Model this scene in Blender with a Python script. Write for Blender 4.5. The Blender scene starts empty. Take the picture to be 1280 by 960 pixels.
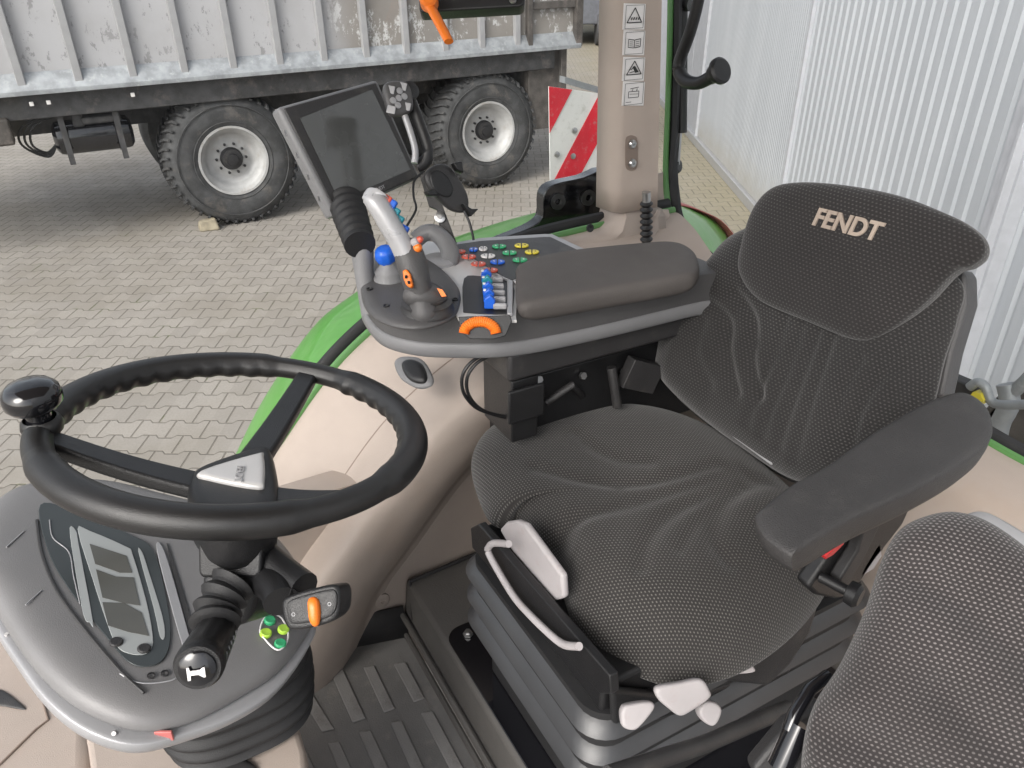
import bpy, math, random
from mathutils import Vector as V, Matrix, noise
random.seed(7)
R_ = math.radians
S = bpy.context.scene
COL = S.collection
H = 2.6                       # camera height above the yard
GZ, FZ = -2.6, -1.17          # yard and cab floor, measured from the camera
# ------------------------------------------------------------------ camera
FPX = 961.0; PITCH = R_(29.5); YAW = R_(29.1)
Fh = V((math.sin(YAW), math.cos(YAW), 0)); RT = V((math.cos(YAW), -math.sin(YAW), 0))
FW = Fh*math.cos(PITCH) + V((0,0,-math.sin(PITCH))); UP = RT.cross(FW)
def ray(u, v): return FW + RT*((u-640)/FPX) + UP*((480-v)/FPX)
def zz(u, v, z): d = ray(u,v); return d*(z/d.z)          # point on a level plane
def yy(u, v, y): d = ray(u,v); return d*(y/d.y)          # point on a side-wall plane
def xx(u, v, x): d = ray(u,v); return d*(x/d.x)          # point on a cross plane
def dd(u, v, t): return ray(u,v)*t                       # point at a depth
def pl(u, v, P0, N): d = ray(u,v); return d*(P0.dot(N)/d.dot(N))
cam = bpy.data.cameras.new('camera'); co = bpy.data.objects.new('camera', cam); COL.objects.link(co)
cam.sensor_width = 36; cam.lens = FPX/1280*36; cam.clip_start = .01; cam.clip_end = 3000
m = Matrix((RT, UP, -FW)).transposed().to_4x4(); m.translation = V((0,0,H)); co.matrix_world = m
S.camera = co
# ------------------------------------------------------------------ materials
class NT:
    def __init__(s, name):
        s.m = bpy.data.materials.new(name); s.m.use_nodes = True; s.t = s.m.node_tree; s.n = s.t.nodes; s.l = s.t.links
        s.n.clear(); s.out = s.n.new('ShaderNodeOutputMaterial'); s.b = s.n.new('ShaderNodeBsdfPrincipled')
        s.l.new(s.b.outputs[0], s.out.inputs[0])
    def new(s, t, **k):
        n = s.n.new(t)
        for a, b in k.items(): setattr(n, a, b)
        return n
    def put(s, sock, val):
        if hasattr(val, 'is_output') or isinstance(val, bpy.types.NodeSocket): s.l.new(val, sock)
        elif isinstance(val, (tuple, list)) and len(val) == 3 and sock.type == 'RGBA': sock.default_value = (*val, 1)
        else: sock.default_value = val
    def math(s, op, a, b=None, c=None, clamp=False):
        n = s.new('ShaderNodeMath', operation=op, use_clamp=clamp)
        for i, q in enumerate((a, b, c)):
            if q is not None: s.put(n.inputs[i], q)
        return n.outputs[0]
    def mix(s, f, a, b, mode='MIX'):
        n = s.new('ShaderNodeMix', data_type='RGBA', blend_type=mode)
        s.put(n.inputs[0], f); s.put(n.inputs[6], a); s.put(n.inputs[7], b); return n.outputs[2]
    def noise(s, scale, detail=4, vec=None, rough=.55):
        n = s.new('ShaderNodeTexNoise'); n.inputs['Scale'].default_value = scale; n.inputs['Detail'].default_value = detail
        n.inputs['Roughness'].default_value = rough
        s.l.new(vec if vec else s.obj(), n.inputs['Vector']); return n.outputs[0]
    def obj(s):
        if not hasattr(s, '_tc'): s._tc = s.new('ShaderNodeTexCoord')
        return s._tc.outputs['Object']
    def uv(s): s.obj(); return s._tc.outputs['UV']
    def geo(s):
        if not hasattr(s, '_g'): s._g = s.new('ShaderNodeNewGeometry')
        return s._g.outputs['Position']
    def ramp(s, v, a, b):
        n = s.new('ShaderNodeMapRange'); n.interpolation_type = 'SMOOTHSTEP'; s.put(n.inputs[0], v); n.inputs[1].default_value = a; n.inputs[2].default_value = b
        return n.outputs[0]
    def bump(s, h, strength=.3, dist=.01):
        n = s.new('ShaderNodeBump'); n.inputs['Strength'].default_value = strength; n.inputs['Distance'].default_value = dist
        s.l.new(h, n.inputs['Height']); s.l.new(n.outputs[0], s.b.inputs['Normal'])
def simple(name, col, rough=.5, metal=0, var=.12, grain=0, gscale=900, coat=0, spec=.5, dirt=None):
    k = NT(name); f = k.noise(9, 5)
    c = k.mix(k.ramp(f, .3, .7), tuple(x*(1-var) for x in col), tuple(min(1, x*(1+var)) for x in col))
    if dirt: c = k.mix(k.ramp(k.noise(dirt[1], 8, rough=.7), .52, .72), c, dirt[0])
    k.put(k.b.inputs['Base Color'], c)
    k.put(k.b.inputs['Roughness'], k.math('ADD', k.math('MULTIPLY', k.noise(30, 4), .18), rough-.09))
    k.b.inputs['Metallic'].default_value = metal; k.b.inputs['Coat Weight'].default_value = coat; k.b.inputs['Specular IOR Level'].default_value = spec
    if grain: k.bump(k.noise(gscale, 3), grain, .001)
    return k.m
M = {}
M['beige'] = simple('beige_plastic', (.39,.330,.288), .5, var=.04, grain=.5, spec=.4, dirt=((.40,.325,.27), 3.5))
M['beige_dark'] = simple('beige_plastic_darker', (.22,.17,.14), .55, var=.06, grain=.3)
M['charcoal'] = simple('charcoal_plastic', (.034,.033,.034), .42, var=.15, grain=.6, dirt=((.060,.057,.053), 22))
M['grey_dark'] = simple('dark_grey_plastic', (.078,.076,.077), .40, var=.07, grain=.6)
M['grey_mid'] = simple('mid_grey_plastic', (.19,.19,.195), .42, var=.06, grain=.5)
M['podgrey'] = simple('pod_grey_plastic', (.185,.182,.183), .36, var=.05, grain=.3)
M['silver'] = simple('silver_plastic', (.36,.36,.37), .35, metal=.25, var=.05, grain=.3)
M['silver_bright'] = simple('bright_silver_plastic', (.62,.61,.60), .33, metal=.15, var=.05, grain=.3)
M['silver_light'] = simple('light_silver_plastic', (.46,.46,.47), .3, metal=.2, var=.08, grain=.3)
M['black'] = simple('black_plastic', (.014,.014,.015), .35, var=.15, grain=.5)
M['rubber'] = simple('black_rubber', (.016,.016,.017), .6, var=.2, grain=.5)
M['gloss'] = simple('gloss_black', (.008,.008,.010), .14, var=.1, coat=.6)
M['leather'] = simple('steering_wheel_skin', (.014,.0135,.0135), .38, var=.25, grain=.35, gscale=1100, spec=.6)
M['armfoam'] = simple('armrest_foam_skin', (.046,.044,.044), .46, var=.14, grain=1, gscale=700, dirt=((.065,.062,.060), 26))
M['armpad'] = simple('armrest_fabric_grey_brown', (.088,.079,.074), .6, var=.1, grain=.9, gscale=900)
M['green'] = simple('green_paint', (.11,.40,.055), .35, var=.05, coat=.35, dirt=((.17,.43,.11), 5))
M['green_frame'] = simple('green_frame_paint', (.09,.22,.07), .35, var=.05)
M['red'] = simple('red_plastic', (.62,.03,.035), .3, var=.06); M['red_faded'] = simple('faded_red_plastic', (.50,.15,.14), .45, var=.1)
M['sign_red'] = simple('reflective_red_foil', (.72,.02,.04), .45, var=.1, dirt=((.6,.2,.2), 40))
M['sign_white'] = simple('reflective_white_foil', (.80,.80,.78), .45, var=.04, dirt=((.6,.6,.56), 30))
M['orange'] = simple('orange_plastic', (.85,.20,.02), .38, var=.06)
M['blue'] = simple('blue_plastic', (.015,.12,.62), .35, var=.06)
M['teal'] = simple('teal_plastic', (.02,.25,.32), .35, var=.06)
M['yellow'] = simple('yellow_plastic', (.72,.60,.06), .4, var=.06)
M['lime'] = simple('lime_plastic', (.42,.68,.07), .4, var=.06)
M['bgreen'] = simple('green_plastic', (.04,.38,.16), .4, var=.06)
M['bred'] = simple('red_button_plastic', (.62,.10,.06), .4, var=.06)
M['white'] = simple('white_plastic', (.78,.76,.75), .4, var=.04)
M['pinkwhite'] = simple('pale_lilac_plastic', (.42,.395,.40), .5, var=.08, grain=.3, dirt=((.4,.35,.35), 60))
M['ink'] = simple('black_ink', (.02,.02,.02), .5)
M['greyink'] = simple('grey_ink', (.35,.35,.36), .5)
M['logo'] = simple('beige_embroidery', (.46,.375,.31), .8, grain=1, gscale=1500)
M['steel'] = simple('zinc_steel', (.5,.5,.5), .3, metal=.9)
M['galv'] = simple('galvanised_steel', (.30,.315,.33), .5, metal=.3, var=.2, dirt=((.40,.42,.43), 14))
M['chassis'] = simple('dirty_chassis_steel', (.045,.045,.047), .65, var=.3, dirt=((.10,.09,.085), 8))
M['skirt'] = simple('brown_grey_steel', (.07,.063,.058), .65, var=.3, dirt=((.14,.12,.11), 5))
M['rim'] = simple('dusty_silver_rim', (.40,.40,.40), .5, metal=.15, var=.1, dirt=((.34,.31,.28), 7))
M['tyre'] = simple('dusty_tyre_rubber', (.048,.049,.051), .7, var=.3, grain=.5, gscale=60, dirt=((.10,.092,.085), 6))
M['hub'] = simple('dark_hub_cap', (.02,.02,.022), .5, dirt=((.06,.055,.05), 12))
M['floor'] = simple('rubber_floor_mat', (.19,.185,.178), .48, var=.1, grain=.8, gscale=420, dirt=((.26,.245,.225), 17))
M['floor_strip'] = simple('worn_mat_strip', (.28,.272,.262), .5, var=.1, grain=.8, gscale=420, dirt=((.20,.19,.18), 11))
M['plinth'] = simple('plinth_mat_rubber', (.105,.10,.094), .42, var=.07, grain=.8, gscale=420)
M['lcd'] = simple('grey_lcd_glass', (.105,.105,.095), .2, var=.08)
M['lcdframe'] = simple('lcd_frame_grey', (.35,.37,.37), .35, var=.05)
M['lens'] = simple('cluster_dark_lens', (.05,.058,.06), .22, var=.06)
M['stone'] = simple('yellow_stone', (.27,.235,.17), .85, var=.3, grain=1, gscale=80)
M['grey_panel'] = simple('dark_grey_truck_panel', (.10,.105,.12), .5)
M['skin_bellows'] = simple('bellows_vinyl', (.038,.039,.042), .36, var=.12, grain=.3, spec=.7)
def screen_mat():
    k = NT('switched_off_screen'); k.put(k.b.inputs['Base Color'], (.085,.088,.086))
    k.put(k.b.inputs['Roughness'], k.ramp(k.noise(14,5),.2,1.1)); k.b.inputs['Coat Weight'].default_value = .8; k.b.inputs['Coat Roughness'].default_value = .12; return k.m
M['screen'] = screen_mat()
def glass_mat():
    k = NT('window_glass'); k.n.remove(k.b)
    tr = k.new('ShaderNodeBsdfTransparent'); tr.inputs[0].default_value = (.97,.985,.975,1)
    gl = k.new('ShaderNodeBsdfGlossy'); gl.inputs['Roughness'].default_value = .02
    lw = k.new('ShaderNodeLayerWeight'); lw.inputs[0].default_value = .35
    mx = k.new('ShaderNodeMixShader'); k.l.new(k.math('MULTIPLY', lw.outputs['Fresnel'], .45), mx.inputs[0])
    k.l.new(tr.outputs[0], mx.inputs[1]); k.l.new(gl.outputs[0], mx.inputs[2]); k.l.new(mx.outputs[0], k.out.inputs[0]); return k.m
M['glass'] = glass_mat()
def fabric(name, pitch, base, dot, dotr=.30, bstr=.5):
    k = NT(name); sp = k.new('ShaderNodeSeparateXYZ'); k.l.new(k.uv(), sp.inputs[0])
    nz = k.noise(8, 3, k.uv())
    u = k.math('MULTIPLY', sp.outputs[0], 1/pitch); v = k.math('MULTIPLY', sp.outputs[1], 1/(pitch*.8))
    r = k.math('FLOOR', v); off = k.math('MULTIPLY', k.math('MODULO', k.math('ABSOLUTE', r), 2.0), .5)
    fu = k.math('SUBTRACT', k.math('FRACT', k.math('ADD', k.math('ADD', u, off), 1000.0)), .5); fv = k.math('SUBTRACT', k.math('FRACT', k.math('ADD', v, 1000.0)), .5)
    d = k.math('SQRT', k.math('ADD', k.math('MULTIPLY', fu, fu), k.math('MULTIPLY', k.math('MULTIPLY', fv, fv), 1.5)))
    dm = k.math('SUBTRACT', 1.0, k.ramp(d, dotr-.14, dotr+.08))
    fib = k.noise(1500, 2, k.uv())
    patch = k.ramp(k.noise(5, 3, k.uv()), .3, .75)
    dc = k.mix(patch, tuple(x*.75 for x in dot), tuple(x*1.2 for x in dot))
    c = k.mix(k.math('MULTIPLY', dm, k.ramp(fib, .2, .6)), k.mix(nz, tuple(x*.75 for x in base), tuple(x*1.3 for x in base)), dc)
    k.put(k.b.inputs['Base Color'], c); k.b.inputs['Roughness'].default_value = .9
    k.b.inputs['Sheen Weight'].default_value = .25; k.b.inputs['Sheen Roughness'].default_value = .5; k.b.inputs['Specular IOR Level'].default_value = .15
    k.bump(k.math('ADD', dm, k.math('MULTIPLY', fib, .5)), bstr, .0012); return k.m
M['fab_seat'] = fabric('seat_fabric', .0050, (.031,.029,.028), (.160,.152,.143),.27)
M['fab_back'] = fabric('backrest_fabric', .0056, (.025,.024,.024), (.084,.080,.078),.27,.4)
M['fab_head'] = fabric('head_cover_fabric', .0058, (.025,.023,.023), (.078,.073,.071),.26,.35)
M['fab_pass'] = fabric('passenger_seat_fabric', .0039, (.036,.032,.032), (.21,.19,.188), .29)
def paving():
    k = NT('interlocking_pavers'); mp = k.new('ShaderNodeMapping'); mp.inputs['Rotation'].default_value = (0,0,YAW)
    k.l.new(k.geo(), mp.inputs[0]); sp = k.new('ShaderNodeSeparateXYZ'); k.l.new(mp.outputs[0], sp.inputs[0])
    L, h, a = .212, .172, .015
    wob = k.math('MULTIPLY', k.math('SUBTRACT', k.noise(.35, 2, k.geo()), .5), .16)
    x = k.math('ADD', sp.outputs[0], 500*L); y = k.math('ADD', k.math('ADD', sp.outputs[1], wob), 500*h)
    T = k.math('MINIMUM', k.math('MAXIMUM', k.math('MULTIPLY', k.math('COSINE', k.math('MULTIPLY', x, 2*math.pi/L)), 2.8), -1.0), 1.0)
    j = k.math('ROUND', k.math('MULTIPLY', y, 1/h)); sg = k.math('COSINE', k.math('MULTIPLY', j, math.pi))
    dy = k.math('SUBTRACT', k.math('SUBTRACT', y, k.math('MULTIPLY', j, h)), k.math('MULTIPLY', k.math('MULTIPLY', T, sg), a))
    r = k.math('SUBTRACT', k.math('ADD', j, k.math('GREATER_THAN', dy, 0.0)), 1.0)
    xs = k.math('ADD', k.math('MULTIPLY', x, 1/L), k.math('ADD', k.math('MULTIPLY', k.math('MODULO', r, 2.0), .5), .5))
    fx = k.math('SUBTRACT', k.math('FRACT', k.math('ADD', xs, .5)), .5)
    d = k.math('MINIMUM', k.math('ABSOLUTE', dy), k.math('MULTIPLY', k.math('ABSOLUTE', fx), L))
    joint = k.math('SUBTRACT', 1.0, k.ramp(d, .003, .0085))
    cb = k.new('ShaderNodeCombineXYZ'); k.l.new(k.math('FLOOR', k.math('ADD', xs, .5)), cb.inputs[0]); k.l.new(r, cb.inputs[1])
    wn = k.new('ShaderNodeTexWhiteNoise'); k.l.new(cb.outputs[0], wn.inputs[0])
    stone = k.mix(wn.outputs[0], (.285,.262,.237), (.345,.318,.287))
    stone = k.mix(k.math('MULTIPLY', k.ramp(k.noise(60, 6, k.geo(), .7), .35, .7), .35), stone, (.22,.20,.175))
    stone = k.mix(k.math('MULTIPLY', k.ramp(k.noise(.9, 6, k.geo(), .65), .40, .66), .55), stone, (.24,.215,.18))
    # moss towards the hall: along the wall line
    dv = k.new('ShaderNodeVectorMath', operation='DOT_PRODUCT'); k.l.new(k.geo(), dv.inputs[0]); dv.inputs[1].default_value = (*RT, )
    mossy = k.math('MULTIPLY', k.ramp(k.math('ADD', dv.outputs['Value'], k.math('MULTIPLY', k.noise(.8, 3, k.geo()), 1.6)), 1.6, 4.0), .75)
    stone = k.mix(mossy, stone, (.27,.238,.15))
    c = k.mix(k.math('MULTIPLY', joint, .62), stone, (.115,.10,.08))
    weed = k.math('MULTIPLY', joint, k.ramp(k.noise(2.3, 6, k.geo(), .7), .56, .66))
    c = k.mix(k.math('MULTIPLY', weed, .7), c, (.10,.12,.045))
    oil = k.ramp(k.noise(.75, 3, k.geo(), .5), .66, .74)
    c = k.mix(k.math('MULTIPLY', oil, .45), c, (.13,.12,.11))
    sv = k.ramp(k.noise(12, 5, k.geo(), .7), .66, .72)
    c = k.mix(k.math('MULTIPLY', sv, .35), c, (.16,.15,.09))
    k.put(k.b.inputs['Base Color'], c); k.b.inputs['Roughness'].default_value = .85
    k.bump(k.math('SUBTRACT', k.math('MULTIPLY', k.noise(90, 4, k.geo()), .2), joint), .6, .008); return k.m
M['paving'] = paving()
def trailer_wall():
    k = NT('weathered_trailer_side'); sp = k.new('ShaderNodeSeparateXYZ'); k.l.new(k.geo(), sp.inputs[0])
    st = k.new('ShaderNodeMapping'); st.inputs['Scale'].default_value = (1,1,.55); k.l.new(k.geo(), st.inputs[0])
    fl = k.ramp(k.noise(9, 8, st.outputs[0], .75), .565, .60)
    left = k.mix(fl, (.40,.40,.415), (.24,.24,.245))
    left = k.mix(k.math('MULTIPLY', k.ramp(k.noise(2.2, 5, k.geo()), .4, .7), .5), left, (.34,.335,.34))
    fr = k.ramp(k.noise(5, 9, st.outputs[0], .8), .53, .57)
    right = k.mix(fr, k.mix(k.noise(3, 5, k.geo()), (.17,.155,.14), (.27,.255,.24)), (.50,.50,.50))
    xm = k.ramp(k.math('ADD', sp.outputs[0], k.math('MULTIPLY', k.noise(1.5, 2, k.geo()), .6)), 2.6, 3.2)
    c = k.mix(xm, left, right); k.put(k.b.inputs['Base Color'], c); k.b.inputs['Roughness'].default_value = .55
    k.bump(k.noise(18, 6, k.geo()), .15, .01); return k.m
M['twall'] = trailer_wall()
def hall():
    k = NT('hall_sheet_metal'); st = k.new('ShaderNodeMapping'); st.inputs['Scale'].default_value = (1,1,.12); k.l.new(k.geo(), st.inputs[0])
    c = k.mix(k.ramp(k.noise(3, 6, st.outputs[0], .7), .3, .75), (.38,.40,.43), (.44,.46,.49))
    c = k.mix(k.math('MULTIPLY', k.ramp(k.noise(25, 5, k.geo(), .8), .68, .72), .35), c, (.45,.46,.46))
    sz = k.new('ShaderNodeSeparateXYZ'); k.l.new(k.geo(), sz.inputs[0])
    spl = k.math('MULTIPLY', k.math('SUBTRACT', 1.0, k.ramp(k.math('ADD', sz.outputs[2], k.math('MULTIPLY', k.noise(6, 5, k.geo(), .7), .5)), .25, .85)), .6)
    c = k.mix(spl, c, (.30,.27,.22))
    k.put(k.b.inputs['Base Color'], c); k.b.inputs['Roughness'].default_value = .42; k.b.inputs['Metallic'].default_value = .1; return k.m
M['hall'] = hall(); M['hall_flat'] = simple('hall_flat_panel', (.40,.41,.44), .45, var=.06)
# ------------------------------------------------------------------ mesh building
def sm(pts, n=6, closed=True):
    N = len(pts); out = []
    rng = range(N) if closed else range(N-1)
    for i in rng:
        if closed: p0,p1,p2,p3 = pts[(i-1)%N],pts[i],pts[(i+1)%N],pts[(i+2)%N]
        else: p0,p1,p2,p3 = pts[max(i-1,0)],pts[i],pts[i+1],pts[min(i+2,N-1)]
        for k in range(n):
            t = k/n
            out.append(p1*1.0 if k == 0 else .5*((2*p1)+(p2-p0)*t+(2*p0-5*p1+4*p2-p3)*t*t+(3*p1-p0-3*p2+p3)*t*t*t))
    if not closed: out.append(pts[-1]*1.0)
    return out
class MB:
    def __init__(s): s.v = []; s.f = []; s.uv = None
    def add(s, vs, fs):
        o = len(s.v); s.v += [V(p) for p in vs]; s.f += [tuple(o+i for i in f) for f in fs]; return s
    def box(s, c, size, rot=None):
        c = V(c); x,y,z = (q/2 for q in size); vs = []
        for dx,dy,dz in ((-x,-y,-z),(x,-y,-z),(x,y,-z),(-x,y,-z),(-x,-y,z),(x,-y,z),(x,y,z),(-x,y,z)):
            p = V((dx,dy,dz)); vs.append(c + (rot @ p if rot else p))
        return s.add(vs, [(0,3,2,1),(4,5,6,7),(0,1,5,4),(1,2,6,5),(2,3,7,6),(3,0,4,7)])
    def b2(s, a, b): a, b = V(a), V(b); return s.box((a+b)/2, [abs(q) for q in (b-a)])
    def prism(s, pts, vec):
        n = len(pts); vec = V(vec); vs = list(pts)+[p+vec for p in pts]
        return s.add(vs, [tuple(range(n))[::-1], tuple(range(n,2*n))]+[(i,(i+1)%n,n+(i+1)%n,n+i) for i in range(n)])
    def loft(s, rings, closed=True, caps=True):
        n = len(rings[0]); vs = [p for r in rings for p in r]; fs = []
        for a in range(len(rings)-1):
            for i in range(n if closed else n-1): fs.append((a*n+i, a*n+(i+1)%n, (a+1)*n+(i+1)%n, (a+1)*n+i))
        if closed and caps: fs.append(tuple(range(n))[::-1]); fs.append(tuple((len(rings)-1)*n+i for i in range(n)))
        return s.add(vs, fs)
    def tube(s, path, rad, seg=12, closed=False, flat=1.0, ref=None, caps=True):
        path = [V(p) for p in path]; n = len(path)
        if not hasattr(rad, '__len__'): rad = [rad]*n
        rings = []; ref = V(ref) if ref else V((.13,.21,.97))
        for i, p in enumerate(path):
            t = (path[(i+1)%n]-path[i-1]) if closed else (path[min(i+1,n-1)]-path[max(i-1,0)])
            t.normalize(); a = t.cross(ref)
            if a.length < 1e-3: a = t.cross(V((1,0,0)))
            a.normalize(); b = a.cross(t)
            rings.append([p + a*(rad[i]*math.cos(2*math.pi*k/seg)) + b*(rad[i]*flat*math.sin(2*math.pi*k/seg)) for k in range(seg)])
        if closed: rings.append(rings[0])
        return s.loft(rings, True, caps and not closed)
    def lathe(s, c, axis, prof, seg=32, ca=True):
        c = V(c); ax = V(axis).normalized(); a = ax.cross(V((.3,.2,.9)) if abs(ax.z) < .8 else V((1,0,0))).normalized(); b = ax.cross(a)
        rings = [[c + ax*h + (a*math.cos(2*math.pi*k/seg)+b*math.sin(2*math.pi*k/seg))*max(r,1e-5) for k in range(seg)] for r, h in prof]
        return s.loft(rings, True, ca)
    def build(s, name, mat, parent=None, bevel=0, bseg=3, sub=0, smooth=True, ang=38, solid=0):
        me = bpy.data.meshes.new(name)
        xs = [p.x for p in s.v]; ys = [p.y for p in s.v]; zs = [p.z for p in s.v]
        o0 = V(((min(xs)+max(xs))/2, (min(ys)+max(ys))/2, min(zs)))
        me.from_pydata([p-o0 for p in s.v], [], s.f); me.validate()
        if s.uv:
            l = me.uv_layers.new(name='UVMap')
            for lp in me.loops: l.data[lp.index].uv = s.uv[lp.vertex_index]
        me.materials.append(M[mat] if isinstance(mat, str) else mat)
        import bmesh
        bm = bmesh.new(); bm.from_mesh(me); bmesh.ops.recalc_face_normals(bm, faces=bm.faces); bm.to_mesh(me); bm.free()
        if smooth:
            for p in me.polygons: p.use_smooth = True
            if not sub: me.set_sharp_from_angle(angle=R_(ang))
        ob = bpy.data.objects.new(name, me); COL.objects.link(ob)
        w = o0 + V((0,0,H)); ob['_w'] = list(w)
        if parent: ob.parent = parent; ob.location = w - V(parent['_w'])
        else: ob.location = w
        if solid: q = ob.modifiers.new('thickness','SOLIDIFY'); q.thickness = solid; q.offset = 0
        if sub: q = ob.modifiers.new('sub','SUBSURF'); q.levels = q.render_levels = sub
        if bevel:
            q = ob.modifiers.new('bevel','BEVEL'); q.width = bevel; q.segments = bseg; q.limit_method = 'ANGLE'; q.angle_limit = R_(30); q.harden_normals = False
        return ob
def tag(o, label=None, cat=None, group=None, kind=None):
    if label: o['label'] = label
    if cat: o['category'] = cat
    if group: o['group'] = group
    if kind: o['kind'] = kind
    return o
def thing(name, label, cat, loc, group=None):
    o = bpy.data.objects.new(name, None); COL.objects.link(o); o.empty_display_size = .05
    w = V(loc)+V((0,0,H)); o.location = w; o['_w'] = list(w); return tag(o, label, cat, group)
def inpoly(p, poly):
    c = False; j = len(poly)-1
    for i in range(len(poly)):
        if (poly[i][1] > p[1]) != (poly[j][1] > p[1]) and p[0] < (poly[j][0]-poly[i][0])*(p[1]-poly[i][1])/(poly[j][1]-poly[i][1]+1e-12)+poly[i][0]: c = not c
        j = i
    return c
def segd(p, a, b):
    ab = b-a; t = max(0, min(1, (p-a).dot(ab)/(ab.length_squared+1e-12))); return (p-(a+ab*t)).length
def cushion(px, P0, N, up, dn, e=6.0, m_=.5, grooves=(), shape=None, rings=44, n=10, roll=None, smoothpts=True):
    """padded shape: outline traced on a plane, domed on both sides; grooves = (pixel polyline, depth, width)"""
    N = V(N).normalized(); P0 = V(P0)
    P = [pl(q[0], q[1], P0+N*(q[2] if len(q) > 2 else 0), N) for q in px]
    P = sm(P, n) if smoothpts else P
    offs = [(p-P0).dot(N) for p in P]; P = [p-N*o for p, o in zip(P, offs)]
    c = sum(P, V((0,0,0)))/len(P)
    A = N.cross(V((0,0,1))) if abs(N.z) < .9 else V((0,1,0)) - N*N.y
    A.normalize(); B = N.cross(A)
    to2 = lambda p: V(((p-c).dot(A), (p-c).dot(B)))
    G = [([to2(q) for q in sm([pl(u,v,P0+N*up,N) for u,v in pts], 5, False)], d, w) for pts, d, w in grooves]
    o2 = [to2(p) for p in P]; mb = MB(); mb.uv = []; M_ = len(P); vs = []; fs = []
    rs = [math.sin(math.pi/2*i/rings)**.8 for i in range(1, rings+1)]
    def height(p, r, of=0):
        top = up*(max(0, 1-r**e))**m_; h = top+of*(1-(max(0, 1-r**e))**m_)
        for pts, d, w in G:
            dm = min(segd(p, pts[i], pts[i+1]) for i in range(len(pts)-1))
            if dm < 3.2*w: h -= d*math.exp(-(dm/w)**2)*min(1, (1-r)*14)
        if shape: h += shape(p, r)*(1-r**8)
        return h
    c0 = c+N*height(V((0,0)), 0); vs.append(c0); mb.uv.append((0,0))
    prev = [c0]*M_; arc_ = [0.0]*M_
    for i, r in enumerate(rs):
        for k, q in enumerate(o2):
            p = q*r; w_ = c+A*p.x+B*p.y+N*height(p, r, offs[k]); vs.append(w_)
            hz = (A*(w_-prev[k]).dot(A)+B*(w_-prev[k]).dot(B)).length; full = (w_-prev[k]).length
            arc_[k] += hz if r < .55 else full; prev[k] = w_
            d_ = q.normalized(); mb.uv.append((d_.x*arc_[k], d_.y*arc_[k]))
    for i in range(M_): fs.append((0, 1+i, 1+(i+1)%M_))
    for k in range(len(rs)-1):
        for i in range(M_): fs.append((1+k*M_+i, 1+(k+1)*M_+i, 1+(k+1)*M_+(i+1)%M_, 1+k*M_+(i+1)%M_))
    if dn:
        last = 1+(len(rs)-1)*M_
        lr = [.99, .96, .9, .8, .5]
        for k, r in enumerate(lr):
            base = len(vs)
            for kk, q in enumerate(o2):
                p = q*r; vs.append(c+A*p.x+B*p.y+N*(offs[kk]-dn*(1-r**e)**m_)); d_ = q.normalized(); aa = arc_[kk]+.01*(k+1); mb.uv.append((d_.x*aa, d_.y*aa))
            for i in range(M_): fs.append((last+i, base+i, base+(i+1)%M_, last+(i+1)%M_))
            last = base
        fs.append(tuple(last+i for i in range(M_))[::-1])
    mb.v = vs; mb.f = fs; return mb, (c, A, B, N)
def text(s, c, xdir, ydir, size, mat, name, parent, depth=.001, shear=0, bold=0.0):
    cu = bpy.data.curves.new(name, 'FONT'); cu.body = s; cu.size = 1; cu.align_x = 'CENTER'; cu.align_y = 'CENTER'; cu.offset = bold; cu.shear = shear; cu.extrude = depth/size
    t = bpy.data.objects.new('tmp', cu); COL.objects.link(t)
    dg = bpy.context.evaluated_depsgraph_get(); dg.update(); me = bpy.data.meshes.new_from_object(t.evaluated_get(dg))
    mb = MB(); xd = V(xdir).normalized(); yd = V(ydir).normalized(); nd = xd.cross(yd)
    mb.v = [V(c)+xd*(v.co.x*size)+yd*(v.co.y*size)+nd*(v.co.z*size) for v in me.vertices]; mb.f = [tuple(p.vertices) for p in me.polygons]
    bpy.data.objects.remove(t); bpy.data.curves.remove(cu); bpy.data.meshes.remove(me)
    return mb.build(name, mat, parent, smooth=False)
def copy_tree(o, parent=None, delta=None):
    c = o.copy(); COL.objects.link(c)
    if parent: c.parent = parent
    if delta is not None: c.location = o.location + V(delta); 
    for ch in o.children: copy_tree(ch, c)
    return c
Z3 = V((0,0,1))
# ================================================================== THE YARD
g = MB(); a = 400; n = 40
g.add([V((-a,-a,GZ)),V((a,-a,GZ)),V((a,a,GZ)),V((-a,a,GZ))], [(0,1,2,3)])
tag(g.build('yard_paving', 'paving', smooth=False), kind='structure')
# hall wall, runs along the camera's heading
W0 = zz(935,255,GZ); wd = (zz(858,165,GZ)-W0); wd.z = 0; wd.normalize(); wn = V((-wd.y, wd.x, 0))
if wn.dot(-W0) < 0: wn = -wn
hb = thing('metal_hall', 'light grey metal hall with ribbed sheet cladding along the paved yard', 'building', W0)
def wall_sheet(s0, s1, pitch, depth, shp):
    pts = []; s = s0
    while s < s1:
        for f, d in shp: pts.append((s+f*pitch, d*depth))
        s += pitch
    lo = [W0+wd*q+wn*d+Z3*.12 for q, d in pts]; hi = [p+Z3*7.5 for p in lo]
    mb = MB(); mb.loft([lo, hi], False); return mb
Sseam = ((pl(985,220,W0,wn)-W0).dot(wd)); Sdoor = ((pl(872,170,W0,wn)-W0).dot(wd)); Spost = ((pl(1205,450,W0,wn)-W0).dot(wd))
TR = ((0,0),(.12,0),(.26,1),(.86,1),(.995,0))
wall_sheet(-14, Spost-.12, .145, .015, TR).build('ribbed_sheet', 'hall', hb, smooth=False)
wall_sheet(Spost+.1, Sseam, .145, .015, TR).build('ribbed_sheet', 'hall', hb, smooth=False)
wall_sheet(Sseam+.03, Sdoor, .06, .006, TR).build('fine_ribbed_panel', 'hall', hb, smooth=False)
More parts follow.
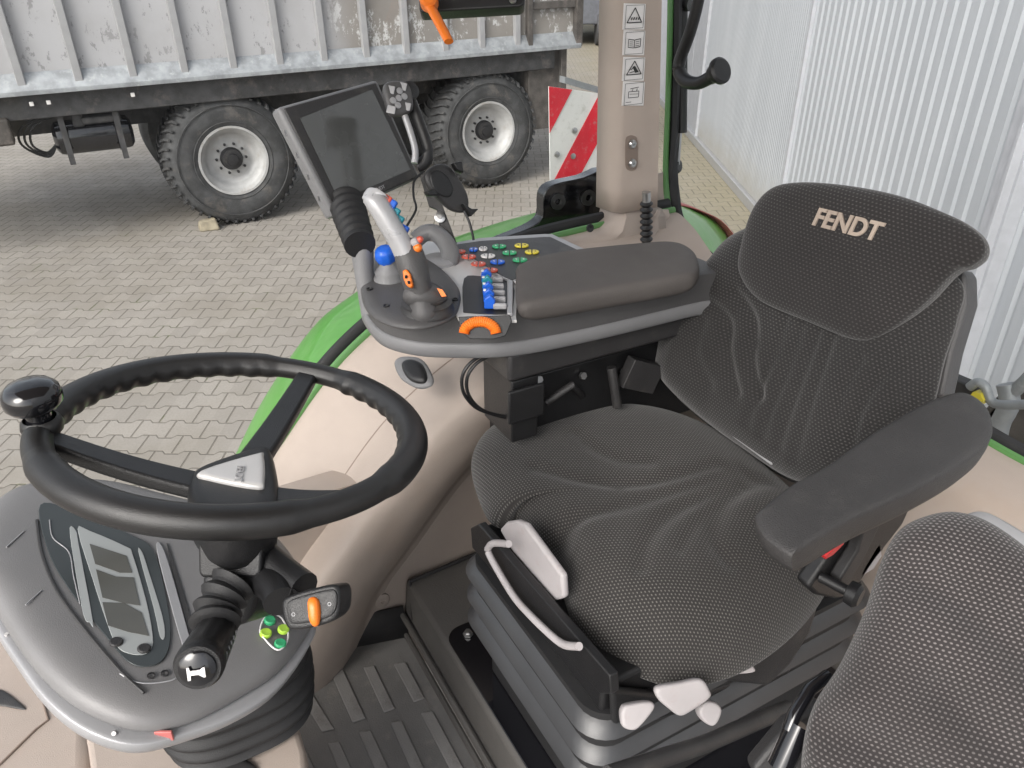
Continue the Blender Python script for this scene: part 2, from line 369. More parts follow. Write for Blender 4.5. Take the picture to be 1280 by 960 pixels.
wall_sheet(Sdoor+.03, 70, .9, .012, ((0,0),(.02,1),(.98,1),(1,0))).build('flat_panel', 'hall_flat', hb, smooth=False)
mb = MB(); rot = Matrix((wd, wn, Z3)).transposed()
mb.box(W0+wd*28+wn*-.08+Z3*3.8, (84,.1,7.6), rot); mb.build('backing_wall', 'hall_flat', hb, smooth=False)
mb = MB(); mb.box(W0+wd*28+wn*.03+Z3*.06, (84,.06,.12), rot); mb.build('base_flashing', 'silver', hb, bevel=.01)
for s_, w_ in ((Sseam+.015,.05),(Sdoor+.015,.04)):
    mb = MB(); mb.box(W0+wd*s_+wn*.02+Z3*3.8, (w_,.05,7.4), rot); mb.build('cover_strip', 'hall_flat', hb, smooth=False)
mb = MB(); mb.box(W0+wd*Spost+wn*.04+Z3*3.8, (.2,.1,7.5), rot); mb.box(W0+wd*(Spost-.06)+wn*.11+Z3*3.8, (.03,.05,7.5), rot)
tag(mb.build('corner_post', 'hall_flat', hb, bevel=.005), 'grey steel post between two wall sheets')
# far truck body beyond the trailer
ft = thing('parked_truck_body', 'dark grey box body of a vehicle parked beyond the trailer end', 'truck', zz(745,105,GZ)+V((0,0,0)))
c0 = zz(722,60,GZ); 
mb = MB(); mb.box(c0+Fh*3+RT*-.8+Z3*2.4, (4.2,5.0,3.6), Matrix((RT, Fh, Z3)).transposed()); mb.build('box_body', 'grey_panel', ft, bevel=.05)
for dx in (-1.7, .6):
    mb = MB(); mb.lathe(c0+Fh*.8+RT*(dx)+Z3*.5, RT, [(.2,0),(.48,0),(.5,.05),(.5,.25),(.48,.3),(.2,.3)], 24); mb.build('wheel', 'tyre', ft)
mb = MB(); mb.box(c0+Fh*.46+RT*.95+Z3*.75, (.35,.06,.14), Matrix((RT, Fh, Z3)).transposed()); mb.build('marker_lamp', 'yellow', ft, bevel=.02)
# ================================================================== TRAILER
TY = 8.45
tr = thing('silage_trailer', 'long weathered grey trailer with ribbed side standing on two big wheels', 'trailer', (2.4, TY+1.2, GZ))
zr = yy(400,90,TY).z; xe = yy(722,40,TY).x
mb = MB(); mb.b2((-2.6, TY, zr), (xe, TY+.05, zr+2.6)); mb.b2((-2.6,TY+2.45,zr),(xe,TY+2.5,zr+2.6)); mb.b2((xe-.05,TY+.05,zr),(xe-.0,TY+2.45,zr+2.6)); mb.build('side_wall', 'twall', tr, smooth=False)
xr = yy(75,2,TY).x; sp_ = .0
ribs = []
zt_ = yy(75,0,TY).z
x1 = yy(73,0,TY).x; x2 = yy(145,0,TY).x; pitch = x2-x1
q = x1-3*pitch
while q < xe-.5:
    mb = MB(); mb.b2((q-.035,TY-.07,zr+.02),(q+.035,TY-.001,zr+2.6)); mb.build('side_rib', 'silver', tr, bevel=.008); q += pitch
mb = MB(); mb.b2((xe-.07,TY-.09,zr),(xe+.02,TY-.001,zr+2.6)); mb.b2((xe-.72,TY-.08,zr),(xe-.66,TY-.001,zr+2.6)); mb.b2((xe-.66,TY-.06,zr+.42),(xe-.07,TY-.001,zr+.5)); mb.build('end_frame', 'skirt', tr, bevel=.008)
mb = MB(); mb.prism([V((-2.6,TY-.10,zr+.02)),V((-2.6,TY-.001,zr+.16)),V((-2.6,TY-.001,zr-.02)),V((-2.6,TY-.10,zr-.02))], (xe+2.6,0,0)); mb.build('lower_rail', 'galv', tr, bevel=.004)
mb = MB(); mb.b2((-2.6,TY+.02,zr-.24),(xe-.3,TY+.14,zr-.02)); mb.b2((-2.6,TY+2.3,zr-.30),(xe-.3,TY+2.42,zr-.02)); mb.b2((-2.6,TY+.2,zr-.1),(xe-.1,TY+2.3,zr-.03))
mb.b2((-2.6,TY+.75,zr-.5),(xe-.2,TY+.9,zr-.1)); mb.b2((-2.6,TY+1.6,zr-.5),(xe-.2,TY+1.75,zr-.1)); mb.build('chassis_beam', 'chassis', tr, bevel=.01)
for xc in (1.42,4.40):
    mb = MB(); mb.tube([V((xc,TY+.5,GZ+.67)),V((xc,TY+2.0,GZ+.67))], .08, 12); mb.box((xc,TY+.82,zr-.55),(.7,.1,.3)); mb.box((xc,TY+1.68,zr-.55),(.7,.1,.3)); mb.build('axle', 'chassis', tr)
a0 = yy(690,70,TY).x; 
mb = MB(); mb.b2((xe-.62,TY+.1,zr-.95),(xe-.08,TY+.16,zr-.03)); mb.b2((xe-.62,TY+.16,zr-.95),(xe-.56,TY+1.1,zr-.03)); mb.b2((xe-.2,TY+.03,zr-.75),(xe-.12,TY+.1,zr-.03)); mb.build('rear_skirt', 'skirt', tr, bevel=.01)
def trailer_wheel(cx, y0, out, parent):
    r = .675; w = .58; s = -1 if out else 1          # axis along y, outer face at y0
    rim_r = .345; d = lambda h: h*(-s)
    w_ = MB(); pr = [(rim_r-.01,.03),(rim_r+.03,.0),(rim_r+.12,-.02),(r-.10,.0),(r-.04,.03),(r-.015,.07),(r-.012,w/2),(r-.015,w-.07),(r-.04,w-.03),(r-.12,w),(rim_r,w-.03)]
    w_.lathe((cx,y0,GZ+r), (0,d(1),0), pr, 72, False)
    ty = w_.build('tyre', 'tyre', parent)
    for rr_ in (rim_r+.05, r-.115):
        q_ = MB(); q_.tube([V((cx+rr_*math.cos(2*math.pi*k/64), y0+d(-.019 if rr_ > .4 else -.006), GZ+r+rr_*math.sin(2*math.pi*k/64))) for k in range(64)], .006, 6, closed=True); q_.build('sidewall_rib', 'tyre', parent)
    lug = MB(); nl = 44
    for k in range(nl):
        for side in (0,1):
            a0 = 2*math.pi*(k+.5*side)/nl
            st = [(0.0, .0, -.012), (.05, .02, .022), (.16, .075, .028), (.27, .11, .028)] if side == 0 else [(w, .0, -.012), (w-.05, .02, .022), (w-.16, .075, .028), (w-.27, .11, .028)]
            rings = []
            for yv, da, hr in st:
                ring = []
                for da2, hh in ((-.022,-.03),(-.018,hr),(.018,hr),(.022,-.03)):
                    aa = a0+da+da2*1.0; rr = r-.012+hh; ring.append(V((cx+rr*math.cos(aa), y0+d(yv), GZ+r+rr*math.sin(aa))))
                rings.append(ring)
            lug.loft(rings)
    lug.build('tread', 'tyre', parent)
    rm = MB(); rm.lathe((cx,y0,GZ+r), (0,d(1),0), [(rim_r-.012,.03),(rim_r+.008,.012),(rim_r+.008,-.002),(rim_r-.015,.0),(rim_r-.03,.03),(rim_r-.045,.06),(rim_r-.06,.07),(rim_r-.075,.14),(rim_r-.11,.165),(.2,.17),(.16,.15),(.10,.15),(.0,.15)], 56, False)
    rm.build('rim', 'rim', parent, ang=50); ri = parent
    hbm = MB(); hbm.lathe((cx,y0+d(.15),GZ+r), (0,d(-1),0), [(.115,-.01),(.115,.03),(.105,.045),(.10,.07),(.06,.075),(.055,.10),(0,.105)], 32, False); hbm.build('hub', 'hub', ri)
    for k in range(10):
        nb = MB(); aa = 2*math.pi*k/10; nb.lathe((cx+.152*math.cos(aa), y0+d(.155), GZ+r+.152*math.sin(aa)), (0,d(-1),0), [(.014,0),(.014,.03),(.008,.034),(0,.034)], 6, False)
        nb.build('wheel_nut', 'hub', ri)
for xc in (1.42,4.42):
    wroot = tr
    e = bpy.data.objects.new('wheel', None); COL.objects.link(e); e.parent = tr; wl = V((xc,TY+.35,GZ)); e.location = wl+Z3*H-V(tr['_w']); e['_w'] = list(wl+Z3*H)
    # tyre and rim hang straight under the wheel part
    def tw(cx, y0, out, par):
        return trailer_wheel(cx, y0, out, par)
    r=.675
    tw(xc, TY+.06, True, e)
# inner wheels on the far side
for xc in (1.42,4.42):
    mb = MB(); r=.675; mb.lathe((xc,TY+1.85,GZ+r),(0,1,0),[(.1,.15),(.33,.1),(.36,0),(r-.06,0),(r,.08),(r,.5),(r-.06,.58),(.36,.58),(.1,.5)],48,False); mb.build('far_wheel', 'tyre', tr)
# air tank
tx0 = yy(62,165,TY+.1); tx1 = yy(168,168,TY+.1)
cz = (tx0.z+tx1.z)/2-.05; R0 = .155
at_ = MB(); at_.lathe((tx0.x,TY+.25,cz),(1,0,0),[(0,0),(R0*.7,.01),(R0*.95,.04),(R0,.08),(R0,tx1.x-tx0.x-.08),(R0*.95,tx1.x-tx0.x-.04),(R0*.7,tx1.x-tx0.x-.01),(0,tx1.x-tx0.x)],32,False)
tk = at_.build('air_tank', 'gloss', tr)
for fx in (.12,.78):
    mb = MB(); cx = tx0.x+(tx1.x-tx0.x)*fx; mb.lathe((cx,TY+.25,cz),(1,0,0),[(R0+.002,0),(R0+.012,0),(R0+.012,.05),(R0+.002,.05)],32,False); mb.b2((cx,TY+.06,cz-.22),(cx+.05,TY+.08,zr-.1)); mb.build('tank_strap','chassis',tk)
for k in range(3):
    mb = MB(); p = [V((tx0.x+.25-.05*k,TY+.12,zr-.2)),V((tx0.x-.1-.05*k,TY+.1,zr-.3)),V((tx0.x-.18-.04*k,TY+.12,cz+.0)),V((tx0.x-.08,TY+.16,cz-.1-.02*k)),V((tx0.x+.02,TY+.2,cz-.04))]
    mb.tube(sm(p,6,False), .011, 8); mb.build('air_hose','rubber',tr)
mb = MB(); mb.b2((tx0.x+.28,TY+.1,cz+.12),(tx0.x+.62,TY+.3,zr-.28)); mb.b2((tx0.x+.2,TY+.12,cz+.1),(tx0.x+.3,TY+.25,cz+.24)); mb.build('brake_valve','chassis',tr,bevel=.02)
mb = MB(); p0 = yy(0,150,TY-.1); p1 = yy(20,175,TY-.1); mb.b2((p0.x-1.2,TY-.08,p1.z-.05),(p1.x-.02,TY+.1,zr-.2)); mb.build('side_box','skirt',tr,bevel=.02)
# fold lugs along the rail
for q in (40,62,170): 
    p = yy(q,134,TY-.1); mb = MB(); mb.box((p.x,TY-.03,zr-.1),(.035,.03,.035)); mb.build('rail_clip','white',tr,bevel=.005)
ck = zz(247,272,GZ)
mb = MB(); mb.add([V((ck.x-.07,8.45,GZ)),V((ck.x+.14,8.42,GZ)),V((ck.x+.15,8.62,GZ)),V((ck.x-.06,8.65,GZ)),V((ck.x-.06,8.48,GZ+.10)),V((ck.x+.11,8.46,GZ+.13)),V((ck.x+.12,8.58,GZ+.11)),V((ck.x-.04,8.6,GZ+.09))],[(0,3,2,1),(4,5,6,7),(0,1,5,4),(1,2,6,5),(2,3,7,6),(3,0,4,7)])
# the body sits nose down on its axles
TH = R_(.95); piv = V((-.5-2.4,0,0))
for ch in list(tr.children):
    if ch.name.split('.')[0] in ('wheel','far_wheel','axle'): continue
    rm_ = Matrix.Rotation(-TH,3,'Y'); lz = V((0,0,zr+2.6)); q = ch.location-piv-lz
    ch.location = rm_ @ q + piv + lz; ch.rotation_euler = (0,-TH,0)
tag(mb.build('wheel_chock','stone',bevel=.02), 'small yellowish stone wedged in front of the trailer wheel', 'wheel chock')
# ================================================================== TRACTOR OUTSIDE
# right rear fender, seen through the side and rear glass
fo = [(250,700),(262,640),(290,580),(330,500),(390,412),(440,370),(520,318),(600,287),(680,265),(760,250),(820,252),(870,264),(905,290),(950,370)]
fi = [(300,720),(315,660),(345,590),(385,520),(435,455),(480,415),(560,345),(640,305),(700,288),(770,280),(835,285),(858,310),(880,350),(900,400)]
outer = sm([yy(u,v,1.62) for u,v in fo],5,False); inner = sm([yy(u,v,1.30) for u,v in fi],5,False)
rows = []
for k in range(9):
    t = k/8; rows.append([a.lerp(b,t)+Z3*(.018*math.sin(math.pi*t)) for a,b in zip(outer,inner)])
lip = [p+V((0,.012,-.012)) for p in outer]; lip2 = [p+V((0,.012,-.05)) for p in outer]
fd = thing('rear_fender', 'bright green curved rear fender of the tractor outside the side window', 'fender', (1.0,1.5,-1.2))
mb = MB(); mb.loft([lip2,lip]+rows, False); mb.build('fender_shell','green',fd,solid=.004,ang=60)
mb = MB(); rr = [p for p in outer if p.x > 1.30]; mb.loft([[p+V((.0,-.035,.006)) for p in rr],[p+V((.0,.012,.008)) for p in rr],[p+V((0,.016,-.03)) for p in rr]],False); tag(mb.build('tail_light_reflection','red_faded',fd,solid=.003),'reflected tail light drawn as a red strip along the fender rim')  # tail light reflection put into the colour of a modelled strip
# hazard board
hz = thing('hazard_board', 'red and white striped warning board with a crease, behind the side glass', 'warning board', yy(722,232,2.05))
HY = 2.05
Q = [yy(u,v,HY) for u,v in ((686,108),(758,118),(755,248),(688,242))]
mb = MB(); mb.prism(Q,(0,.004,0)); mb.build('board','sign_white',hz,bevel=.001)
def clip(poly, n_, d_):
    out = []
    for i in range(len(poly)):
        a, b = poly[i], poly[(i+1)%len(poly)]; da, db = a.dot(n_)-d_, b.dot(n_)-d_
        if da >= 0: out.append(a)
        if da*db < 0: out.append(a+(b-a)*(da/(da-db)))
    return out
pa, pb = yy(748,130,HY), yy(690,240,HY); 
dirv = (pa-pb).normalized(); nv = V((dirv.z,0,-dirv.x)); 
def band(a_, b_):
    d1 = yy(*a_,HY).dot(nv); d2 = yy(*b_,HY).dot(nv); lo, hi = min(d1,d2), max(d1,d2)
    return clip(clip(Q, nv, lo), -nv, -hi)
mb = MB()
for A_, B_ in (((686,102),(687,166)),((690,232),(725,232+30))):
    bp = band(A_, B_) if A_[1] < 150 else None
    if bp: mb.prism([p+V((0,-.002,0)) for p in bp],(0,.0018,0))
p_a = band((690,230),(726,217)); mb.prism([p+V((0,-.002,0)) for p in p_a],(0,.0018,0))
mb.build('red_stripe','sign_red',hz,smooth=False)
mb = MB(); a_,b_ = yy(706,104,HY),yy(760,120,HY); mb.prism([a_,b_,b_+V((0,.03,.0)),a_+V((0,.03,0))],(0,0,.018)); mb.prism([Q[1]+V((0,0,0)),Q[1]+V((.02,0,0)),Q[2]+V((.02,0,0)),Q[2]],(0,.02,0)); mb.build('board_frame','galv',hz)
for u,v in ((718,163),(716,195),(696,193)):
    mb = MB(); mb.lathe(yy(u,v,HY-.002),(0,-1,0),[(.009,0),(.009,.004),(0,.006)],12,False); mb.build('fixing_bolt','steel',hz)
# lamp housing, black
mb = MB(); lp = [(678,272),(680,245),(692,231),(730,222),(757,212),(765,232),(765,262),(745,278),(700,288),(655,297),(620,303),(660,286)]
mb.prism(sm([yy(u,v,1.34) for u,v in lp],3),(0,.03,0)); lh = mb.build('lamp_bracket','gloss',bevel=.006)
tag(lh,'glossy black bracket at the lower corner of the side window below the striped board','bracket')
for u,v in ((697,252),(735,247)):
    mb = MB(); mb.lathe(yy(u,v,1.338),(0,-1,0),[(.017,0),(.017,.004),(.008,.004),(.006,-.0)],20,False); mb.build('round_cap','charcoal',lh)
# ================================================================== CAB: floor, walls, pillar
mb = MB(); mb.b2((-.9,-.6,FZ-.04),(.346,1.12,FZ)); tag(mb.build('cab_floor','floor',bevel=.003),kind='structure')
strips = [((120,515),(180,508),(285,735),(225,755)),((275,500),(325,492),(420,690),(370,708)),((415,485),(470,478),(558,642),(508,660)),((-60,560),(-5,552),(140,785),(85,798)),
  ((400,755),(452,748),(590,1040),(530,1050)),((540,712),(595,702),(760,1010),(700,1020)),((255,800),(310,792),(420,1030),(360,1040)),((110,850),(165,843),(260,1060),(200,1070)),((-40,900),(15,893),(100,1080),(40,1090))]
fr_ = thing('floor_mat','grey rubber floor mat with raised anti slip strips in front of the seat plinth','floor mat',(.15,.85,FZ))
for s4 in strips:
    P = [zz(380+a/3.694,700+b/3.694,FZ+.0005) for a,b in s4]; mb = MB(); mb.prism(P,(0,0,.004)); mb.build('raised_strip','floor_strip',fr_,bevel=.0018)
mb = MB(); mb.prism([V((.343,-.6,FZ)),V((.356,-.6,-1.052)),V((.37,-.6,-1.05)),V((1.1,-.6,-1.05)),V((1.1,-.6,FZ))],(0,1.66,0)); tag(mb.build('seat_plinth','plinth',bevel=.008),kind='structure')
mb = MB(); mb.tube([V((.339,-.6,FZ+.045)),V((.339,1.05,FZ+.045))],.006,8); mb.tube([V((.338,-.6,FZ+.004)),V((.338,1.05,FZ+.004))],.006,8); mb.build('plinth_welt','plinth',fr_)
# dark skirt of the mat along the right wall
mb = MB(); sk = [V((-.5,1.10,FZ)),V((.1,1.085,FZ)),V((.225,1.06,FZ)),V((.343,1.03,FZ))]; sk2 = [p+V((0,.02,.062)) for p in sk]; mb.loft([sk,sk2],False); mb.build('upturned_edge','charcoal',fr_,solid=.006,ang=60)
mb = MB(); mb.tube([V((.35,1.02,FZ+.05)),V((.36,1.045,-1.047)),V((.50,1.052,-1.046)),V((.75,1.055,-1.046))],.004,8); mb.build('edge_welt','charcoal',fr_)
# right side wall and wheel arch
cw = thing('side_trim','beige moulded wheel arch trim along the right side of the cab','interior trim',(.6,1.1,FZ))
tag(cw, kind='structure'); 
EG = [V((-.05,0,-1.40)),V((-.03,0,-1.22)),V((.03,0,-1.05)),V((.105,0,-.905)),V((.194,0,-.803)),V((.293,0,-.692)),V((.38,0,-.621)),V((.49,0,-.560)),V((.62,0,-.520)),V((.75,0,-.500)),V((.90,0,-.492)),V((1.085,0,-.488))]
EG = sm(EG,6,False)
def rail(off, y, i0=0, i1=None):
    out = []
    for i,p in enumerate(EG):
        t = (EG[min(i+1,len(EG)-1)]-EG[max(i-1,0)]).normalized(); n_ = V((t.z,0,-t.x))   # inward
        q = p+n_*off; out.append(V((q.x,y,q.z)))
    return out[i0:i1]
prof = [(0,1.235),(.001,1.215),(.018,1.17),(.042,1.13),(.062,1.095),(.068,1.06),(.072,1.02),(.079,1.0),(.092,.990),(.115,.986),(.16,.992),(.20,1.012),(.225,1.035),(.245,1.054),(.262,1.062)]
prof2 = sm([V((a,b,0)) for a,b in prof],3,False)
mb = MB(); mb.loft([rail(p.x,p.y) for p in prof2],False); mb.build('wheel_arch_trim','beige',cw,ang=70)
mb = MB(); mb.b2((-.1,1.063,-1.3),(1.1,1.12,-.80)); mb.build('lower_side_panel','beige',cw)
mb = MB(); mb.tube(rail(.0615,1.098,6,42),.0016,6); mb.build('trim_seam','beige_dark',cw)
mb = MB(); mb.lathe(yy(477,750,1.062),(0,-1,0),[(.016,0),(.016,.003),(.012,.006),(.004,.006),(.003,.003),(0,.003)],20,False); mb.build('trim_clip','beige',cw)
# glass seals on the arch edge
mb = MB(); mb.tube(rail(-.004,1.238),.0055,8,flat=1.3); mb.build('green_edge','green_frame',cw)
mb = MB(); mb.tube(rail(-.012,1.258),.009,8,flat=1.3); mb.build('window_seal','rubber',cw)
# 12V socket cover
sk_ = thing('socket_bezel','oval black flip cover socket in the beige trim under the console','socket',yy(520,465,1.08))
c_ = yy(519,467,1.035); Nn = V((-.45,-.25,.86)).normalized()
mb,_ = cushion([(494,452),(506,446),(528,450),(541,470),(540,482),(524,486),(505,477),(496,465)], c_, Nn, .006,.004, rings=8); mb.build('bezel','grey_mid',sk_)
mb,_ = cushion([(503,455),(514,450),(528,456),(535,472),(530,480),(516,478),(506,468)], c_+Nn*.004, Nn, .008,.002, rings=8); mb.build('cover','black',sk_)
# pillar
PY = 1.19
pil = thing('cab_pillar','beige rear cab pillar with warning stickers between side and rear windows','pillar',(.95,1.22,-.5))
def py(u,v,y=PY): return yy(u,v,y)
xa = py(777,0).x
sec = lambda x0,x1,x2,z: [V((x0-.006,1.25,z)),V((x0,PY+.012,z)),V((x0+.012,PY,z)),V((x1-.008,PY,z)),V((x1+.004,PY-.004,z)),V((x2,PY+.035,z)),V((x2+.004,1.26,z))]
rg = []
for v in (-260,-120,0,80,160,232,262): 
    zq = py(800,v).z; rg.append(sec(py(779-.03*v,v).x, py(822-.02*v,v).x, py(838-.02*v,v).x, zq))
mb = MB(); mb.loft(rg, False); mb.build('pillar_cover','beige',pil,solid=.004,ang=50)
# flared foot of the pillar running into the window ledge
e0 = [(772,262),(768,276),(758,290),(735,302),(700,306),(640,318),(560,345)]
mb = MB(); top = [py(u,v,1.20) for u,v in ((827,262),(779,262),(774,280),(762,291),(735,300),(700,305),(640,318),(560,350))]
bot = [V((top[0].x+.02,1.19,-.56))]+[V((p.x,1.19,-.56-.06*(i/7))) for i,p in enumerate(top[1:])]
lo2 = [p+V((.0,-.07,-.03)) for p in bot]
mid=[p+V((0,-.012,-.012)) for p in top]
mb.loft([[p+V((0,.07,0)) for p in top],top,mid,bot,lo2],False); mb.build('pillar_foot','beige',pil,solid=.004,ang=50)
mb = MB(); xq = py(827,262); mb.prism([py(823,262,1.187),py(836,262,1.22),py(845,300,1.22),py(905,350,1.15),py(905,420,1.1),py(780,420,1.1),py(800,300,1.187)],(0,.004,0)); mb.build('corner_trim','beige',pil,bevel=.002)
mb = MB(); mb.tube([py(690,276+0,1.18)],.004,6) if 0 else mb.lathe(yy(737,285,1.178),(0,-1,.2),[(.008,0),(.008,.003),(.004,.003),(0,.001)],12,False); mb.build('trim_plug','black',pil)
# bolts in slotted recess
pu=[(782,176),(786,170),(793,170),(797,176),(797,206),(793,213),(786,213),(782,206)]
mb = MB(); mb.prism(sm([py(u,v,PY-.0036) for u,v in pu],3),(0,.0015,0)); mb.build('bolt_recess','beige_dark',pil,bevel=.0007)
for v in (180,204):
    mb = MB(); mb.lathe(py(790,v,PY-.0038),(0,-1,0),[(.0085,0),(.0085,.003),(.006,.006),(.002,.006),(.0015,.003),(0,.003)],16,False); mb.build('bolt','steel',pil)
# warning stickers
def sticker(v0,v1,kind):
    uo = lambda v: 779+ (25-v)*.015
    P = [py(u+ (-.01*(v-20)),v,PY-.0036) for u,v in ((780,v0),(807,v0+1),(805.5,v1),(778.5,v1))]
    mb = MB(); mb.prism(P,(0,.001,0)); st = mb.build('warning_sticker','white',pil,smooth=False)
    c = sum(P,V((0,0,0)))/4+V((0,-.0012,0)); w = (P[1]-P[0]).length; h = (P[0]-P[3]).length
    L = lambda x,z: c+V((x*w,0,z*h))
    mk = MB()
    def seg(a,b,t=.0009):
        a,b = L(*a),L(*b); d=(b-a).normalized(); n_=V((d.z,0,-d.x))*t/2; mk.prism([a-n_,b-n_,b+n_,a+n_],(0,-.0004,0))
    def fr(x0,z0,x1,z1,t=.0006):
        seg((x0,z0),(x1,z0),t); seg((x1,z0),(x1,z1),t); seg((x1,z1),(x0,z1),t); seg((x0,z1),(x0,z0),t)
    fr(-.42,-.44,.42,.44)
    if kind in (0,2):
        seg((-.34,-.22),(.34,-.22),.0016); seg((.34,-.22),(0,.34),.0016); seg((0,.34),(-.34,-.22),.0016)
        if kind == 0:
            for q in (-.16,-.05,.06,.17): seg((q,-.12),(q+.05,-.02),.002)
        else:
            mk.prism([L(-.08,.1),L(.02,.14),L(.22,-.14),L(.05,-.16),L(-.02,-.02)],(0,-.0004,0)); seg((-.16,-.02),(-.02,.08),.0014); seg((-.2,-.14),(0,-.1),.0012)
    elif kind == 1:
        seg((-.28,.16),(-.02,.12),.0012); seg((.28,.16),(.02,.12),.0012); seg((-.28,-.16),(-.02,-.2),.0012); seg((.28,-.16),(.02,-.2),.0012); seg((-.28,.16),(-.28,-.16),.001); seg((.28,.16),(.28,-.16),.001); seg((0,.12),(0,-.2),.0012)
        for q in (.06,-.02,-.1): seg((-.22,q),(-.06,q-.02),.0007); seg((.22,q),(.06,q-.02),.0007)
    else:
        fr(-.25,-.15,.22,.1,.0010); seg((-.18,.22),(.2,.26),.001); seg((-.1,.1),(-.06,.2),.0009); seg((.1,.1),(.14,.2),.0009); seg((-.35,-.33),(-.1,-.33),.0008); seg((-.2,0),(.2,-.02),.0007)
    mk.build('symbol','ink',st,smooth=False)
sticker(4,37,0); sticker(37.5,69,1); sticker(71,101,2); sticker(101.5,132,3)
# side and rear glass
sg = MB(); sg.add([V((-.62,1.262,-1.25)),V((xa-.005,1.262,-1.25)),V((xa-.005,1.262,.75)),V((-.62,1.262,.75))],[(0,1,2,3)]); tag(sg.build('side_window_pane','glass',smooth=False),'clear side window pane left of the beige pillar','window')
XR = 1.10
rw = thing('rear_window','rear window with green frame edge and black rubber seal behind the driver seat','window',(XR,.5,-.65))
fl = [(843,-200),(841,0),(838,120),(835,210),(838,260),(850,292),(885,330),(985,398),(1110,475),(1235,550),(1300,586),(1400,640)]
def rr(off, x): return sm([xx(u+off[0],v+off[1],x) for u,v in fl],5,False)
mb = MB(); mb.tube(rr((-3,2),XR-.006),.006,8,flat=1.4); mb.build('green_frame','green_frame',rw)
mb = MB(); mb.tube(rr((5,-4),XR+.012),.0115,8,flat=1.3); mb.build('rubber_seal','rubber',rw)
GP = rr((5,-4),XR+.014); gg = MB(); gg.prism([p for p in GP]+[V((XR+.014,-.8,-.66)),V((XR+.014,-.8,.7)),V((XR+.014,GP[0].y,.7))],(.0,0,0.0)) if 0 else None
gl = MB(); pts = GP[::3]+[V((XR+.014,pts_y,zq)) for pts_y,zq in ((-.6,GP[-1].z),(-.6,.6),(GP[0].y,.6))]; gl.add(pts,[tuple(range(len(pts)))]); gl.build('glass_pane','glass',rw,smooth=False)
# rear wall below the window
bw = thing('rear_trim','beige moulded panel below the rear window behind the seats','interior trim',(1.0,.3,FZ)); tag(bw,kind='structure')
sill = rr((-6,5),XR-.012); sill = [p for p in sill if p.z < -.40]
s1 = [p+V((-.085,0,-.012)) for p in sill]; s2 = [p+V((-.105,0,-.035)) for p in sill]; s3 = [V((p.x-.13,p.y,-.95)) for p in sill]; s4_ = [V((p.x-.13,p.y,-1.2)) for p in sill]
mb = MB(); mb.loft([[p+V((.01,0,0)) for p in sill],sill,s1,s2,s3,s4_],False); mb.build('sill_panel','beige',bw,solid=.004,ang=60)
mb = MB(); mb.b2((XR-.16,-.7,-1.3),(XR-.06,.42,-.72)); mb.build('left_panel','beige',bw,bevel=.03)
# gas strut
gs = thing('gas_strut','black gas strut on the rear window beside the beige pillar','gas strut',xx(838,208,XR-.03))
X2 = XR+.035
mb = MB(); mb.tube([xx(853,-120,X2),xx(852,166,X2)],.0115,14); mb.build('cylinder','black',gs)
mb = MB(); mb.tube([xx(850,166,X2),xx(847,210,X2)],.004,8); mb.build('rod','steel',gs)
mb = MB(); mb.lathe(xx(832,208,X2-.01),(xx(850,208,X2+.005)-xx(832,208,X2-.01)),[(.011,0),(.013,.006),(.009,.009),(.009,.014),(.015,.016),(.015,.03),(.012,.034),(0,.034)],18,False); mb.build('ball_joint','black',gs)
mb = MB(); mb.lathe(xx(845,6,X2-.01),(xx(866,6,X2+.005)-xx(845,6,X2-.01)),[(.013,0),(.013,.012),(.008,.014),(.008,.02),(.012,.022),(.012,.03),(0,.03)],18,False); mb.build('upper_joint','black',gs)
# window handle
hp = [(885,-60),(872,5),(862,42),(851,72),(849,88),(857,101),(872,104),(886,98),(896,92)]; hr = [.011,.011,.0115,.012,.0135,.0135,.012,.0125,.016]
P = sm([xx(u,v,XR-.02) for u,v in hp],4,False); rad = [hr[min(8,int(i/4))]*(1-(i%4)/4)+hr[min(8,int(i/4)+1)]*((i%4)/4) for i in range(len(P))]
mb = MB(); mb.tube(P,rad,14); wh = mb.build('window_handle','black'); tag(wh,'black curved grab handle hanging at the top of the rear window','handle')
mb = MB(); mb.lathe(xx(893,92,XR-.02),(xx(905,86,XR-.02)-xx(893,92,XR-.02)),[(.015,-.006),(.019,.004),(.0245,.012),(.0245,.018),(.02,.022),(0,.023)],20,False); mb.build('end_knob','black',wh)
# spiral cable sleeve by the pillar
sc_ = thing('spiral_sleeve','black spiral wrapped stub with chrome tip at the foot of the pillar','cable',yy(808,312,1.14))
a_, b_ = yy(808,315,1.13), yy(808,252,1.13); pts=[]; rad=[]
for k in range(61): pts.append(a_.lerp(b_,k/60)); rad.append(.0105+.0024*math.sin(k*.9))
mb = MB(); mb.tube(pts,rad,14); mb.build('sleeve','black',sc_)
mb = MB(); mb.tube([b_,yy(808,240,1.13)],.008,12); mb.build('tip','steel',sc_)
# overhead device with orange lever
od = thing('overhead_bracket','black bracket with an orange swivel lever at the top edge','bracket',dd(590,8,1.2))
mb = MB(); mb.prism([dd(u,v,1.2) for u,v in ((523,-40),(656,-60),(656,4),(650,8),(527,15),(524,12))],FW*.03); mb.build('bracket_plate','black',od,bevel=.004)
mb = MB(); mb.tube([dd(534,4,1.17),dd(541,14,1.165),dd(555,40,1.15),dd(561,52,1.145)],[.010,.009,.0085,.008],14,flat=.7); mb.build('lever','orange',od)
mb = MB(); mb.lathe(dd(537,5,1.18),-FW,[(.014,0),(.014,.02),(.01,.024),(0,.024)],18,False); mb.build('lever_pivot','orange',od)
mb = MB(); mb.lathe(dd(641,0,1.197),-FW,[(.006,0),(.005,.003),(0,.003)],12,False); mb.build('screw','steel',od)
